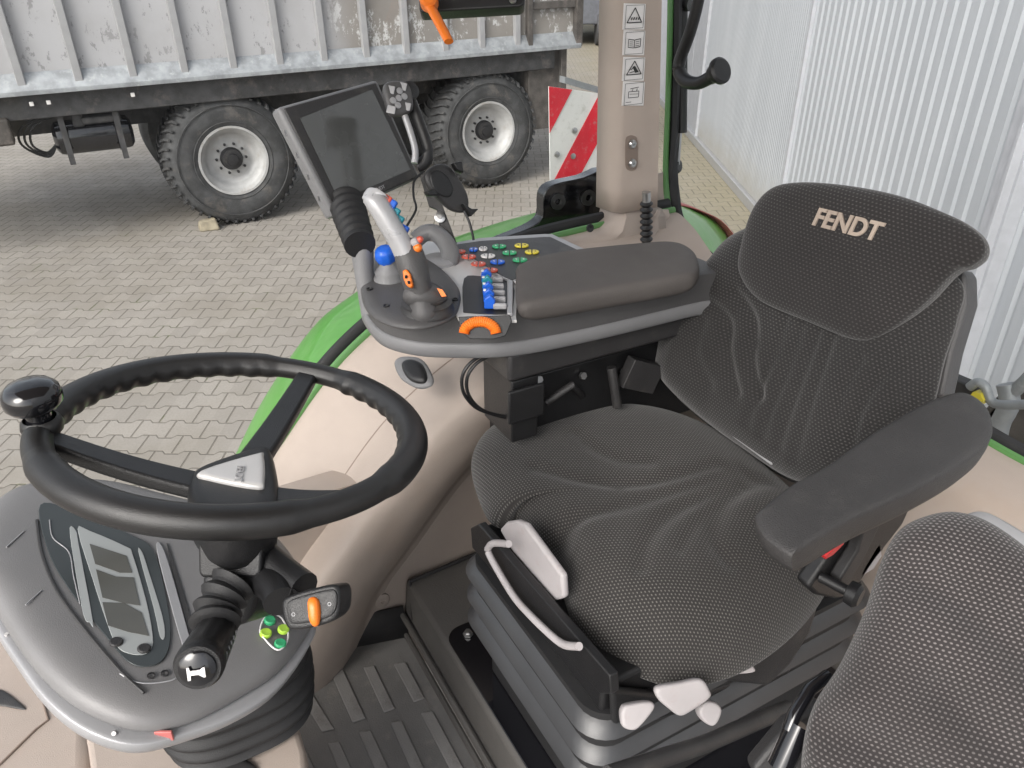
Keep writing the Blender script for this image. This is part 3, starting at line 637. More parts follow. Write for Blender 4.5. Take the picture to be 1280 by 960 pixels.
# ================================================================== STEERING WHEEL AND PANEL
WC = V((.081,.734,-.438)); WR = .1815; WN = V((.20,.05,1)).normalized()
wa = WN.cross(V((0,1,0))).normalized(); wb = WN.cross(wa)
stw = thing('steering_wheel','black three spoke steering wheel with a round spinner knob and white badge','steering wheel',WC-V((0,0,.06)))
def wp(th, r=WR, dz=0): return WC+wa*(r*math.cos(th))+wb*(r*math.sin(th))+WN*dz
def wang(u,v):
    p = pl(u,v,WC,WN)-WC; return math.atan2(p.dot(wb),p.dot(wa))
th_s = [wang(66,548),wang(392,462),wang(470,650)]
rings = []; NS = 528; SG = 24
for i in range(NS+1):
    th = 2*math.pi*i/NS; c = wp(th); er = (c-WC).normalized(); ring = []
    near = min(abs((th-t+math.pi)%(2*math.pi)-math.pi) for t in th_s)
    grip = min(1,max(0,(near-.22)/.10)); 
    for k in range(SG):
        a_ = 2*math.pi*k/SG; ca, sa = math.cos(a_), math.sin(a_); rad = .0150+.0014*grip
        inn = max(0,-ca)*max(0,.6-sa)   # finger waves on the inner lower side
        rad += grip*inn*.0014*math.cos(th*44) - .0012*(1-grip)
        rad -= .0012*math.exp(-((a_-1.2)/.10)**2) + .0012*math.exp(-((a_-2.6)/.12)**2)
        ring.append(c+er*(ca*rad)+WN*(sa*rad*.92))
    rings.append(ring)
mb = MB(); mb.loft(rings,True,False); mb.build('rim','leather',stw,ang=70)
HC = pl(288,618,WC-WN*.030,WN)
for t in th_s:
    e = wp(t,WR-.010,-.004); s0 = HC+(e-HC)*.12; d = (e-s0).normalized(); n_ = d.cross(WN).normalized(); rg=[]
    for k in range(9):
        q = k/8; c = s0.lerp(e,q)+WN*(-.012*math.sin(math.pi*q)*.3); w = .0165-.004*q+.006*max(0,q-.85)/.15*0; h = .008
        rg.append([c+n_*(w*x)+WN*(h*y) for x,y in ((-1,-.6),(-.8,-1),(.8,-1),(1,-.6),(1,.5),(.85,.9),(-.85,.9),(-1,.5))])
    mb = MB(); mb.loft(rg); mb.build('spoke','black',stw,bevel=.002)
mb,_ = cushion([(238,608),(252,592),(322,568),(340,574),(350,625),(345,650),(300,668),(262,660),(236,632)], HC+WN*.006, WN, .014,.05, e=10, rings=14); mb.build('hub','black',stw,ang=70)
mb,fr = cushion([(250,592),(322,570),(330,573),(331,604),(322,612),(262,601)], HC+WN*.0205, WN, .005,.003, e=14, rings=10, n=4); bd = mb.build('badge','silver_bright',stw,ang=60)
bc = pl(299,592,HC+WN*.0262,WN); bx = (pl(297,603,HC+WN*.026,WN)-pl(301,580,HC+WN*.026,WN)); text('FENDT',bc,bx,WN.cross(bx),.0095,'greyink','badge_lettering',bd,.0006,bold=.01)
kb = wp(wang(60,538),WR-.003,.0); 
mb = MB(); mb.lathe(kb,(0,0,1),[(.014,-.004),(.0135,.006),(.0125,.012),(.0115,.018),(.0125,.023),(.0215,.0265),(.0255,.032),(.026,.039),(.0245,.0455),(.019,.051),(.0095,.0535),(0,.054)],40,False); kn = mb.build('spinner_knob','gloss',stw)
mb = MB(); mb.lathe(kb,(0,0,1),[(.0175,.0),(.019,.006),(.0175,.012),(.0148,.0145)],32,False); mb.build('knob_clamp','leather',kn)
# column
cl = thing('steering_column','black steering column shroud with stalks below the wheel hub','steering column',HC-V((0,0,.2)))
top = [dd(u,v,.70) for u,v in ((247,655),(330,655),(326,716),(320,722),(252,722),(248,716))]
mb = MB(); mb.prism(top, FW*.045-UP*.01); mb.build('column_shroud','black',cl,bevel=.005)
mb = MB(); mb.prism([dd(u,v,.73) for u,v in ((252,715),(320,715),(322,745),(312,775),(295,785),(265,775),(250,750))], FW*.08+V((0,0,-.02))); mb.build('column_sleeve','black',cl,bevel=.012)
P = sm([dd(292,728,.705),dd(280,745,.695),dd(271,765,.685),dd(268,782,.675)],6,False)
mb = MB(); rad=[.0195+.0028*math.sin(k*1.3) for k in range(len(P))]; mb.tube(P,rad,20); mb.build('stalk_boot','rubber',cl)
s0, s1_ = dd(274,783,.690), dd(247,835,.612); ax = (s1_-s0)
Lk = ax.length
st = thing('indicator_stalk','black ribbed indicator stalk with a white horn symbol on its end','stalk',s1_)
mb = MB(); N_=48; a1 = ax.normalized(); b1 = a1.cross(UP).normalized(); c1 = a1.cross(b1)
rg=[]
for q,r in ((0,.012),(.04,.016),(.1,.017),(.7,.0188),(.82,.0190),(.84,.0198),(.95,.0198),(1.0,.0178)):
    ring=[]
    for k in range(N_):
        an=2*math.pi*k/N_; rr_=r*(1+(.035 if .05<q<.8 else 0)*math.cos(an*12)); ring.append(s0+ax*q+b1*(rr_*math.cos(an))+c1*(rr_*math.sin(an)))
    rg.append(ring)
mb.loft(rg); mb.build('barrel','black',st,ang=50)
mb = MB(); mb.lathe(s1_-a1*.001,a1,[(.0145,0),(.0145,.003),(.012,.0048),(0,.0052)],36,False); eb = mb.build('horn_button','gloss',st)
hx = (dd(262,833,.63)-dd(236,835,.63)); hx = (hx-a1*hx.dot(a1)).normalized(); hy = a1.cross(hx)
hc = s1_+a1*.0056; mb = MB()
LL = lambda x,y: hc+hx*x*.0088+hy*y*.0088
mb.prism([LL(-.75,-.75),LL(-.5,-.75),LL(-.45,-.3),LL(.2,-.3),LL(.65,-.62),LL(.8,-.62),LL(.8,.3),LL(.65,.3),LL(.35,.12),LL(-.45,.12),LL(-.55,.45),LL(-.75,.45)],a1*.0012); mb.build('horn_symbol','white',eb,smooth=False)
mb = MB()
for k,(u,v) in enumerate(((281,805),(278,790),(276,798),(270,812),(266,822))):
    p = s0+ax*(.25+.13*k)+b1*(-.0)+c1*0; 
    dirn = ((p-V((0,0,0)))*-1).normalized(); side = (RT*.75-FW*.6); side=(side-a1*side.dot(a1)).normalized(); pp = p+side*.0186
    mb.box(pp,(.0035,.0010,.002),Matrix((a1.cross(side),side,a1)).transposed())
mb.build('stalk_marks','greyink',st,smooth=False)
# right-hand switch arm
sw = thing('shuttle_lever','black switch lever with an orange rocker right of the steering column','lever',dd(390,770,.66))
mb = MB(); mb.tube(sm([dd(300,715,.735),dd(325,722,.72),dd(345,735,.70),dd(352,752,.685)],5,False),[.016]*16,16); mb.build('lever_arm','black',sw)
mb = MB(); mb.tube(sm([dd(325,690,.73),dd(350,712,.715),dd(380,735,.695)],5,False),[.015]*11,14); mb.build('lever_strut','black',sw)
Pn = (-FW*.8+UP*.2-RT*.1-Z3*.1).normalized(); Pc = dd(390,762,.655)
face = [(354,752),(372,741),(412,731),(424,733),(427,748),(424,768),(410,779),(372,787),(358,780)]
mb,_ = cushion(face, Pc, Pn, .004,.035, e=16, rings=10, n=5); hd=mb.build('switch_head','black',sw,ang=60)
mb,_ = cushion([(359,755),(374,746),(410,737),(420,739),(422,750),(419,764),(407,773),(374,780),(362,776)], Pc+Pn*.004, Pn, .002,.001, e=20, rings=6, n=5); mb.build('switch_plate','black',hd)
mb,_ = cushion([(386,749),(393,746),(399,751),(401,766),(399,780),(393,783),(388,776),(386,762)], Pc+Pn*.006, Pn, .006,.001, e=3, rings=10, n=5); mb.build('rocker','orange',hd)
for u,v in ((367,768),(412,755)):
    mb = MB(); mb.lathe(pl(u,v,Pc+Pn*.0062,Pn),Pn,[(.0011,0),(.0017,0),(.0017,.0004),(.0011,.0004)],14,False)
    mb.build('ring_mark','greyink',hd)
# instrument pod
IP = zz(200,770,-.60); IN = V((.30,-.08,.95)).normalized()
pod = thing('instrument_panel','grey rounded instrument pod with three segment display under the steering wheel','instrument panel',IP-V((0,0,.15)))
out_ = [(-40,700),(-25,650),(10,622),(60,612),(130,612),(200,628),(260,645),(330,672),(375,720),(394,775),(388,805),(350,858),(300,893),(235,918),(170,932),(110,915),(60,878),(20,825),(-10,775)]
inn_ = [(-38,690),(-22,648),(12,618),(60,606),(130,606),(200,622),(260,638),(330,664),(372,710),(390,765),(386,790),(350,838),(300,872),(235,905),(175,914),(112,894),(62,858),(20,806),(-12,752),(-32,720)]
mb,_ = cushion(out_, IP-IN*.02, IN, .004,.03, e=14, rings=12); mb.build('trim_band','silver',pod,ang=70)
def podshape(p, r): return .004*math.cos(p.x*9)
mb,_ = cushion(inn_, IP-IN*.014, IN, .020,.004, e=12, rings=30); mb.build('pod_shell','podgrey',pod,ang=70)
T0 = IP+IN*.0065
def plate(px, off, th, mat, name, parent, e=30, n=5, smooth=True, bev=.0006):
    P = [pl(u,v,T0+IN*off,IN) for u,v in px]
    if smooth: P = sm(P,n)
    mb = MB(); mb.prism(P,IN*th); return mb.build(name,mat,parent,bevel=bev)
lens = plate([(50,632),(95,640),(160,668),(192,690),(210,760),(213,800),(205,824),(186,834),(160,828),(132,796),(88,740),(60,690)],0,.0015,'lens','cluster_lens',pod)
plate([(196,690),(206,692),(236,795),(238,815),(230,815)],0,.002,'silver','trim_strip',pod)
plate([(210,690),(214,692),(246,800),(240,806)],0,.001,'charcoal','trim_groove',pod)
lf = plate([(97,662),(112,664),(158,684),(166,694),(183,752),(191,795),(189,812),(178,819),(160,817),(146,808),(134,780),(115,722)],.0016,.0008,'lcdframe','display_frame',lens,n=3)
for q in (((112,680),(158,695),(165,716),(150,716),(119,705)),((120,712),(145,721),(167,722),(175,757),(155,754),(128,747)),((128,753),(155,754),(177,766),(186,795),(160,790),(135,782))):
    plate(q,.0026,.0004,'lcd','display_segment',lf,smooth=False,bev=0)
for q in ((145,803),(180,811)): 
    mb=MB(); mb.lathe(pl(*q,T0+IN*.0024,IN),IN,[(.0062,0),(.0062,.001),(.005,.002),(0,.002)],18,False); mb.build('display_button','charcoal',lens)
plate([(87,660),(95,664),(99,684),(116,776),(112,778),(104,768),(92,700)],.0016,.0006,'lcdframe','light_bar',lens,n=3)
plate([(173,690),(178,691),(186,715),(203,770),(206,796),(200,796),(192,760)],.0016,.0006,'lcdframe','light_bar',lens,n=3)
# thin outline curve and crease marks on the pod
def podline(px, w, mat, name, off=.0):
    P = sm([pl(u,v,T0+IN*off,IN) for u,v in px],6,False); mb=MB(); mb.tube(P,w,6); return mb.build(name,mat,pod)
podline([(62,650),(66,672),(86,690),(92,720),(100,755)],.0006,'silver','lens_line',.002)
podline([(46,650),(52,690),(70,735),(105,785),(150,838),(180,866)],.0016,'charcoal','pod_crease')
podline([(150,842),(168,852),(190,854),(215,850),(226,842)],.0007,'silver','pod_line')
podline([(8,684),(30,664)],.0007,'silver','pod_mark'); podline([(32,756),(52,738)],.0007,'silver','pod_mark')
for k,(u,v) in enumerate(((189,845),(206,842))):
    mb=MB(); mb.lathe(pl(u,v,T0,IN),IN,[(.0028,0),(.0038,0),(.0038,.0012),(.0028,.0012)],14,False); mb.build('lamp_symbol','charcoal',pod)
ringp=[(336,768),(344,768),(353,774),(360,790),(358,804),(350,812),(342,810),(332,800),(325,789),(329,775)]
podline(ringp+[ringp[0]],.0009,'white','button_outline',.001)
for (u,v),mm in (((337,777),'bgreen'),((332,793),'lime'),((354,788),'lime'),((350,806),'bgreen')):
    mb=MB(); mb.lathe(pl(u,v,T0-IN*.0005,IN),IN,[(.0062,0),(.0062,.0028),(.005,.004),(.0015,.0036),(0,.0036)],20,False); tag(mb.build('round_button',mm,pod), {'bgreen':'green round button','lime':'lime yellow round button'}[mm])
mb=MB(); mb.lathe(pl(338,757,T0,IN),IN,[(.007,0),(.007,.006),(.005,.009),(0,.009)],20,False); mb.build('key_knob','grey_mid',pod)
def marker(u,v,u2,v2):
    a_,b_=pl(u,v,IP-IN*.016,IN),pl(u2,v2,IP-IN*.03,IN); mb=MB(); mb.tube([a_,b_],.002,8); return mb.build('trim_clip','silver_bright',pod)
marker(142,917,151,908); marker(8,792,11,806)
mb=MB(); p=pl(206,918,IP-IN*.018,IN); mb.box(p-Fh*.001,(.016,.003,.012),Matrix((RT,Fh,Z3)).transposed()); tag(mb.build('reflector_patch','red_faded',pod,bevel=.001),'small red patch on the silver trim')
# bellows of the tilting column
bl = MB(); Ct = zz(300,830,-.69); Cb = zz(292,905,-.86)
rg=[]
for k in range(64):
    q=k/63; z_=-.655-.182*q; c=V((.012,.735,z_)); w = 1+.055*math.sin(q*2*math.pi*7.5)+.16*math.sin(math.pi*q*.9); w*= (1 if q<.96 else .9)
    rg.append([c+V((.080*w*math.copysign(abs(math.cos(t))**.7,math.cos(t)), .078*w*math.copysign(abs(math.sin(t))**.7,math.sin(t)),0)) for t in [2*math.pi*j/56 for j in range(56)]])
bl.loft(rg); tag(bl.build('column_bellows','rubber',ang=80),'black pleated rubber bellows under the instrument pod','bellows')
pd_ = thing('column_pedestal','beige moulded pedestal under the instrument pod and bellows','pedestal',zz(200,960,FZ))
pe = [zz(u,v,-.838) for u,v in ((378,925),(384,960),(388,1010),(380,1150),(118,1150),(112,960),(112,900),(200,870),(350,890))]
mb=MB(); mb.prism(sm(pe,3),(0,0,-.33)); mb.build('pedestal_body','beige',pd_,bevel=.012)
pe = [zz(u,v,-.88) for u,v in ((116,700),(116,1150),(-300,1150),(-300,700))]
mb=MB(); mb.prism(pe,(0,0,-.30)); mb.build('front_panel','beige',pd_,bevel=.02)
mb,_=cushion([(-30,862),(0,862),(22,876),(32,887),(10,884),(-20,878)],zz(0,870,-.879),V((0,0,1)),.002,.001,rings=6); mb.build('panel_slot','charcoal',pd_)
mb=MB(); a_=zz(44,912,-.8785); b_=zz(0,955,-.8785); mb.tube([zz(-40,990,-.8785),b_,a_,zz(60,900,-.8785),zz(40,830,-.8785)],.0014,6); mb.build('panel_seam','beige_dark',pd_)
mb,_=cushion([(238,962),(255,950),(285,946),(310,952),(322,965),(300,985),(250,985)],zz(280,965,-.837),V((0,0,1)),.008,.002,rings=10); mb.build('oval_cap','charcoal',pd_)
# ================================================================== ARMREST CONSOLE
cs = thing('armrest_console','dark grey operator console with silver plate, coloured buttons and padded armrest','console',zz(640,447,-.50))
KB = -.485
ro = [(455,406),(475,432),(510,445),(560,449),(640,447),(740,428),(862,398),(900,388)]
rf = [(872,322),(800,322),(738,322),(700,312),(640,300),(570,304),(510,306),(470,318),(450,345)]
ringp = sm([zz(u,v,KB) for u,v in ro]+[V((p.x,p.y,KB)) for p in [zz(u,v,KB+.062) for u,v in rf]],5)
cc = sum(ringp,V((0,0,0)))/len(ringp)
def scl(P,s,dz=0,ds=0): return [cc+V(((p.x-cc.x)*s,(p.y-cc.y)*s,p.z-cc.z+dz)) for p in P]
mb=MB(); mb.loft([scl(ringp,.975),scl(ringp,1.0,.003),scl(ringp,1.003,.012),scl(ringp,1.0,.021),scl(ringp,.985,.023)]); mb.build('lower_trim','grey_mid',cs,ang=60)
mb=MB(); mb.loft([scl(ringp,.985,.022),scl(ringp,.982,.026),scl(ringp,.970,.060),scl(ringp,.960,.065),scl(ringp,.90,.0665)]); mb.build('console_body','grey_dark',cs,ang=50)
KT = KB+.066
def kp(u,v,dz=0): return zz(u,v,KT+dz)
def kplate(px, dz, th, mat, name, parent=None, sm_=3, bev=.0015):
    P=[kp(u,v,dz+th) for u,v in px]; P = sm(P,sm_) if sm_ else P
    P=[p-V((0,0,th)) for p in P]; mb=MB(); mb.prism(P,(0,0,th)); return mb.build(name,mat,parent or cs,bevel=bev)
kplate([(500,318),(520,300),(560,308),(600,330),(640,345),(646,352),(645,395),(640,400),(580,400),(570,392),(560,380),(530,350)],0,.004,'silver_bright','top_plate')
kplate([(562,304),(600,297),(680,292),(690,292),(736,313),(738,317),(700,330),(645,352),(625,345),(590,325)],.001,.008,'silver','panel_rim',sm_=0,bev=.002)
bp=kplate([(567,306),(600,301),(680,296),(688,296),(728,315),(700,326),(640,350),(625,343),(592,323)],.0085,.0012,'charcoal','button_panel',sm_=0,bev=.0005)
btn=[((573,315.6),'bred','red'),((586,322),'bred','red'),((598,331),'bred','red'),((613,339),'bred','red'),((592,313),'blue','blue'),((604,312),'white','white'),((610,321),'white','white'),((622,328.5),'blue','blue'),((624,309),'bgreen','green'),((637,317),'bgreen','green'),((650,326),'bgreen','green'),((652,308),'yellow','yellow'),((665,316),'yellow','yellow'),((679,325),'yellow','yellow')]
for (u,v),mm,lb in btn:
    c_=kp(u,v,.010); rx=.0108 if u not in (592,604) else .0065; ry=.0082
    b=MB(); ax_=(RT,Fh)
    for sgn in (-1,1):
        P=[c_+RT*(sgn*(rx*.08+rx*math.cos(t)*.95))+Fh*(ry*math.sin(t)) for t in [(-math.pi/2+math.pi*k/10) for k in range(11)]]
        b.prism(P,(0,0,.0028))
    bo=b.build('round_button',mm,bp,bevel=.0008); tag(bo,lb+' split oval button')
    mk=MB(); 
    for sgn in (-1,1): mk.box(c_+RT*(sgn*rx*.5)+V((0,0,.0030)),(.0016,.003,.0006))
    mk.build('button_mark','ink' if mm in('white','yellow') else 'white',bo,smooth=False)
# recess with paddle levers
rc=kplate([(580,348),(600,345),(640,352),(640,390),(634,393),(585,391),(579,385)],.0042,.0006,'black','lever_recess',bev=.0003)
for k in range(5):
    t=k/4; u=607+4*t; v=352+33*t
    c_=kp(u,v,.006); pdl=MB(); n_=.0105
    P=[c_+V((0,0,0))+RT*(-.006)+V((0,0,0)), c_+RT*.007, c_+RT*.009+V((0,0,.012)), c_+RT*.002+V((0,0,.020)), c_+RT*(-.006)+V((0,0,.014))]
    P=[p-Fh*.0042 for p in P]; pdl.prism(P,Fh*.0084); tag(pdl.build('paddle_lever','blue' if k in(0,2,3,4) else 'teal',cs,bevel=.0018),'blue paddle lever')
    mb=MB(); mb.box(c_+RT*(-.004)+V((0,0,.0165)),(.004,.005,.002),Matrix((RT,Fh,Z3)).transposed()); mb.build('paddle_mark','white',cs,bevel=.0006) if k!=4 else None
    c2=kp(u+14,v+1,.006); mb=MB(); mb.box(c2+V((0,0,.004)),(.018,.0068,.008),Matrix((RT,Fh,Z3)).transposed()); mb.build('detent_roller','greyink',cs,bevel=.0022)
mb=MB(); mb.prism([kp(u,v,.004) for u,v in ((634,350),(642,350),(641,396),(634,396))],(0,0,.005)); mb.build('recess_rail','silver',cs,bevel=.0015)
# orange thumb wheel in a side recess
mb=MB(); P=[dd(u,v,kp(600,405,0).dot(FW)-.004) for u,v in ((573,396),(638,394),(640,402),(632,420),(618,424),(588,424),(577,416))]; mb.prism(P,-FW*.002); mb.build('wheel_recess','black',cs,bevel=.001)
tc=kp(600,405).dot(FW)-.008
P=sm([dd(u,v,tc) for u,v in ((580,417),(582,410),(590,404),(600,402),(610,404),(618,410),(620,417))],8,False)
mb=MB(); mb.tube(P,[.0068+.0004*math.cos(k*math.pi) for k in range(len(P))],14,flat=1.0); mb.build('thumb_wheel','orange',cs,ang=20)
# joystick pad (dark raised island) and small cross lever
mb,_=cushion([(452,350),(470,322),(500,312),(540,330),(572,360),(574,385),(560,402),(520,412),(480,405),(456,385)],kp(515,365,.004),V((0,0,1)),.012,.006,e=7,rings=16); isl=mb.build('joystick_island','grey_dark',cs,ang=70)
for u,v in ((462,362),(483,383),(569,375)):
    mb=MB(); mb.lathe(kp(u,v,.0145),(0,0,1),[(.0045,0),(.0045,.002),(.003,.002),(.0025,.0005),(0,.0005)],14,False); mb.build('screw','black',cs)
zt_=kp(530,395,.016)
mb=MB(); c_=kp(534,388,.010); mb.lathe(c_,(0,0,1),[(.036,0),(.036,.004),(.032,.008),(.033,.012),(.027,.016),(.028,.020),(.021,.024),(.022,.028),(.014,.034),(0,.034)],36,False); bt=mb.build('joystick_boot','charcoal',cs,ang=60)
mb=MB(); c3=kp(487,350,.014); mb.lathe(c3,(0,0,1),[(.022,0),(.022,.004),(.019,.008),(.020,.012),(.016,.018),(.012,.022),(.010,.03),(0,.03)],30,False); sj=mb.build('cross_lever_base','grey_mid',cs,ang=60)
mb=MB(); c4=c3+V((-.003,.0,.036)); mb.lathe(c4,(-.2,-.1,1),[(.008,-.012),(.013,-.008),(.0155,0),(.0145,.008),(.010,.013),(0,.015)],8,False); tag(mb.build('cross_lever_knob','blue',sj,bevel=.002),'blue faceted knob')
# arched dark guard behind the joystick
tdg = kp(560,330,.0).dot(FW)
P=sm([dd(520,300,tdg+.02),dd(530,292,tdg+.02),dd(543,291,tdg+.018),(dd(556,302,tdg+.01)),dd(563,318,tdg),dd(560,334,tdg-.01)],5,False)
mb=MB(); mb.tube(P,[.0145]*len(P),16,flat=.9); mb.build('hand_guard','grey_mid',cs)
mb=MB(); mb.lathe(kp(548,331,.0),(0,0,1),[(.028,0),(.028,.008),(.022,.012),(.0,.012)],30,False); mb.build('guard_base','silver',cs)
# joystick
jt = kp(530,392,.0).dot(FW)
js = thing('joystick','multifunction joystick with silver head, dark grip and small blue and orange buttons','joystick',kp(531,388,.04))
P=sm([dd(536,402,jt-.03),dd(527,375,jt-.035),dd(519,345,jt-.045),dd(512,320,jt-.05),dd(506,303,jt-.05)],5,False)
rad=[.016,.020,.022,.022,.020,.0195,.0195,.020,.021,.0215,.022,.022,.022,.022,.0215,.021,.020,.0195,.019,.0185,.018]
mb=MB(); mb.tube(P,rad[:len(P)],22,flat=.85); mb.build('grip','grey_dark',js)
P=sm([dd(508,362,jt-.035),dd(522,368,jt-.035),dd(540,370,jt-.03),dd(556,374,jt-.022)],5,False)
mb=MB(); mb.tube(P,[.010,.016,.019,.021,.022,.0225,.023,.023,.022,.021,.020,.018,.016,.013,.009,.005],20,flat=.75); mb.build('palm_rest','grey_dark',js,ang=70)
P=sm([dd(510,325,jt-.05),dd(500,303,jt-.058),dd(488,282,jt-.065),dd(478,264,jt-.07),dd(470,250,jt-.072),dd(472,244,jt-.07)],5,False)
n_=len(P); rad=[.0175-.0005*(k/n_) for k in range(n_)]; rad[-1]=.012
mb=MB(); mb.tube(P,rad,22,flat=.8); hdj=mb.build('joystick_head','silver_light',js)
mb=MB(); mb.tube([p+(-FW*.0135+RT*(-.002)) for p in P[3:-2]],.0010,6); mb.build('head_seam','greyink',hdj)
for (u,v,mm,s_) in ((487,247,'bred',.004),(493,252,'blue',.006),(497,262,'teal',.006),(502,272,'teal',.005),(508,284,'blue',.006)):
    mb=MB(); mb.box(dd(u-3,v+3,jt-.072+ (v-247)*.0004),(.009+s_*.4,.008,.011),Matrix((RT,FW,UP)).transposed() @ Matrix.Rotation(R_(30),3,'Y')); tag(mb.build('head_button',mm,hdj,bevel=.002),{'bred':'red','blue':'blue','teal':'teal'}[mm]+' head button')
for (u,v,r,mm) in ((519,303,.006,'pinkwhite'),(522,310,.0055,'orange'),(524,300,.0045,'bred')):
    mb=MB(); mb.lathe(dd(u,v,jt-.062),(RT*.7-FW*.5+UP*.3),[(r,-.004),(r,.002),(r*.6,.005),(0,.0055)],16,False); mb.build('thumb_button',mm,js)
P=[dd(u,v,jt-.072) for u,v in ((503,338),(508,336),(513,342),(516,356),(514,360),(508,357),(504,348))]
mb=MB(); mb.prism(P,FW*.012); tag(mb.build('side_switch','orange',js,bevel=.002),'orange double switch on the grip')
mb=MB(); mb.box(dd(507.5,346,jt-.0745),(.003,.002,.004)); mb.box(dd(511,353,jt-.0745),(.003,.002,.004)); mb.build('switch_dent','black',js,bevel=.0005)
mb=MB(); mb.prism([dd(u,v,jt-.052) for u,v in ((546,360),(553,362),(558,370),(552,371))],FW*.006); mb.build('palm_symbol','orange',js)
# arm pad
mb,_=cushion([(645,348),(650,336),(700,322),(800,311),(845,309),(866,318),(873,332),(872,348),(850,356),(760,372),(680,386),(652,388),(645,378)],kp(760,345,.016),V((-.02,0,1)),.014,.020,e=16,rings=22); mb.build('arm_pad','armpad',cs,ang=70)
# support and hardware below
hw = thing('console_bracket','black steel bracket and levers carrying the armrest console beside the seat','bracket',zz(680,520,-.72))
a_,b_=zz(636,452,-.495),zz(905,385,-.495)
mb=MB(); mb.b2((a_.x,a_.y-.0,-.53),(b_.x,a_.y+.14,-.486)); mb.build('support_box','charcoal',hw,bevel=.006)
mb=MB(); bx=a_.x
mb.b2((bx+.01,a_.y+.01,-.64),(bx+.055,a_.y+.10,-.535)); mb.b2((bx+.05,a_.y+.05,-.72),(bx+.42,a_.y+.16,-.56)); mb.b2((bx+.0,a_.y+.0,-.60),(bx+.06,a_.y+.006,-.545)); mb.build('steel_block','black',hw,bevel=.004)
mb=MB()
for k in range(6): mb.b2((bx+.012+.007*k,a_.y+.004,-.60),(bx+.015+.007*k,a_.y+.012,-.548))
mb.build('ribbed_plate','black',hw,smooth=False)
mb=MB(); mb.tube([V((bx+.08,a_.y+.03,-.60)),V((bx+.12,a_.y+.02,-.575)),V((bx+.16,a_.y+.05,-.62))],.006,10); mb.tube([V((bx+.2,a_.y+.03,-.57)),V((bx+.21,a_.y+.02,-.64))],.008,10); mb.box((bx+.26,a_.y+.03,-.60),(.07,.02,.05),Matrix.Rotation(R_(25),3,'Y')); mb.build('lever_links','charcoal',hw,bevel=.002)
for k in range(3):
    mb=MB(); mb.lathe(V((bx+.075+.08*k,a_.y+.045,-.565-.015*k)),(0,-1,.3),[(.006,0),(.006,.006),(0,.006)],6,False); mb.build('bolt','steel',hw)
mb=MB(); mb.b2((bx+.30,a_.y+.06,-.60),(bx+.46,a_.y+.2,-.545)); mb.build('cover_plate','charcoal',hw,bevel=.012)
cbm=thing('console_cable','two thin black cables looping out under the console','cable',zz(640,520,-.68))
for k in range(2):
    P=sm([yy(u+6*k,v+2*k,a_.y+.03) for u,v in ((612,440),(590,452),(578,470),(580,492),(596,510),(622,519),(645,522))],6,False); mb=MB(); mb.tube(P,.0026,8); mb.build('cable_strand','black',cbm)
# ================================================================== MONITOR
mo = thing('terminal_monitor','large black touch monitor with grey housing standing on a pleated neck','monitor',dd(445,300,1.05))
MN = V((.30,-.86,.40)).normalized(); MP = dd(435,185,1.12)
Mo=[pl(u,v,MP,MN) for u,v in ((347,134),(472,99),(526,222),(417,272))]
mb=MB(); mb.prism(Mo,-MN*.024); mb.build('housing','grey_mid',mo,bevel=.006)
Mi=[pl(u,v,MP+MN*.002,MN) for u,v in ((355,135),(470,103),(523,221),(421,267))]
mb=MB(); mb.prism([p-MN*.004 for p in Mi],MN*.004); bz=mb.build('bezel','charcoal',mo,bevel=.002)
Ms=[pl(u,v,MP+MN*.0022,MN) for u,v in ((375,148),(465,112),(513,212),(424,251))]
mb=MB(); mb.prism([p for p in Ms],MN*.0006); mb.build('screen','screen',bz,smooth=False)
bxv=(Mi[2]-Mi[3]).normalized(); c_=pl(474,236,MP+MN*.0023,MN); text('FENDT',c_,bxv,MN.cross(bxv),.0075,'greyink','maker_lettering',bz,.0003)
for t in (.2,.4,.6,.8):
    mb=MB(); mb.box(Mo[0].lerp(Mo[3],t)-MN*.012,(.003,.006,.006)); mb.build('side_screw','steel',mo)
Pn_=sm([dd(432,252,1.12),dd(438,272,1.10),dd(446,294,1.07),dd(450,306,1.05)],8,False)
P=[Pn_[0].lerp(Pn_[-1],k/40) for k in range(41)]
mb=MB(); mb.tube(P,[(.0255-.005*k/40)*(1+.07*math.sin(k*1.0)) for k in range(41)],22); mb.build('pleated_neck','rubber',mo)
mb=MB(); mb.tube([dd(452,303,1.07),dd(455,340,1.08),dd(462,392,1.09)],[.017,.0135,.012],20); mb.build('neck_foot','grey_mid',mo)
# control pad with strap handle on the monitor's right edge
pb_=thing('keypad_handle','round cornered keypad with pale buttons and grip handle beside the monitor','keypad',dd(525,205,1.08))
KN=V((.1,-.85,.5)).normalized(); KP=dd(497,122,1.08)
mb,_=cushion([(480,106),(502,102),(512,110),(516,134),(510,142),(492,145),(484,134)],KP,KN,.006,.012,e=10,rings=10,n=4); kk=mb.build('keypad_body','grey_dark',pb_,ang=60)
for (u,v) in ((488,112),(503,108),(489,137),(508,133)):
    mb=MB(); c_=pl(u,v,KP+KN*.0055,KN); mb.box(c_,(.012,.002,.011),Matrix((RT,FW,UP)).transposed()@Matrix.Rotation(R_(12),3,'Y')); mb.build('key','silver',kk,bevel=.002)
for dx,dy in ((0,0),(-7,3),(7,-2),(1,-9),(-1,9)):
    mb=MB(); mb.lathe(pl(498+dx,123+dy,KP+KN*.0055,KN),KN,[(.0046,0),(.0046,.002),(0,.0028)],14,False); mb.build('round_key','silver',kk)
mb=MB(); mb.lathe(pl(512,114,KP-KN*.002,KN),KN,[(.013,-.01),(.013,.004),(.008,.006),(0,.006)],20,False); mb.build('scroll_wheel','black',kk)
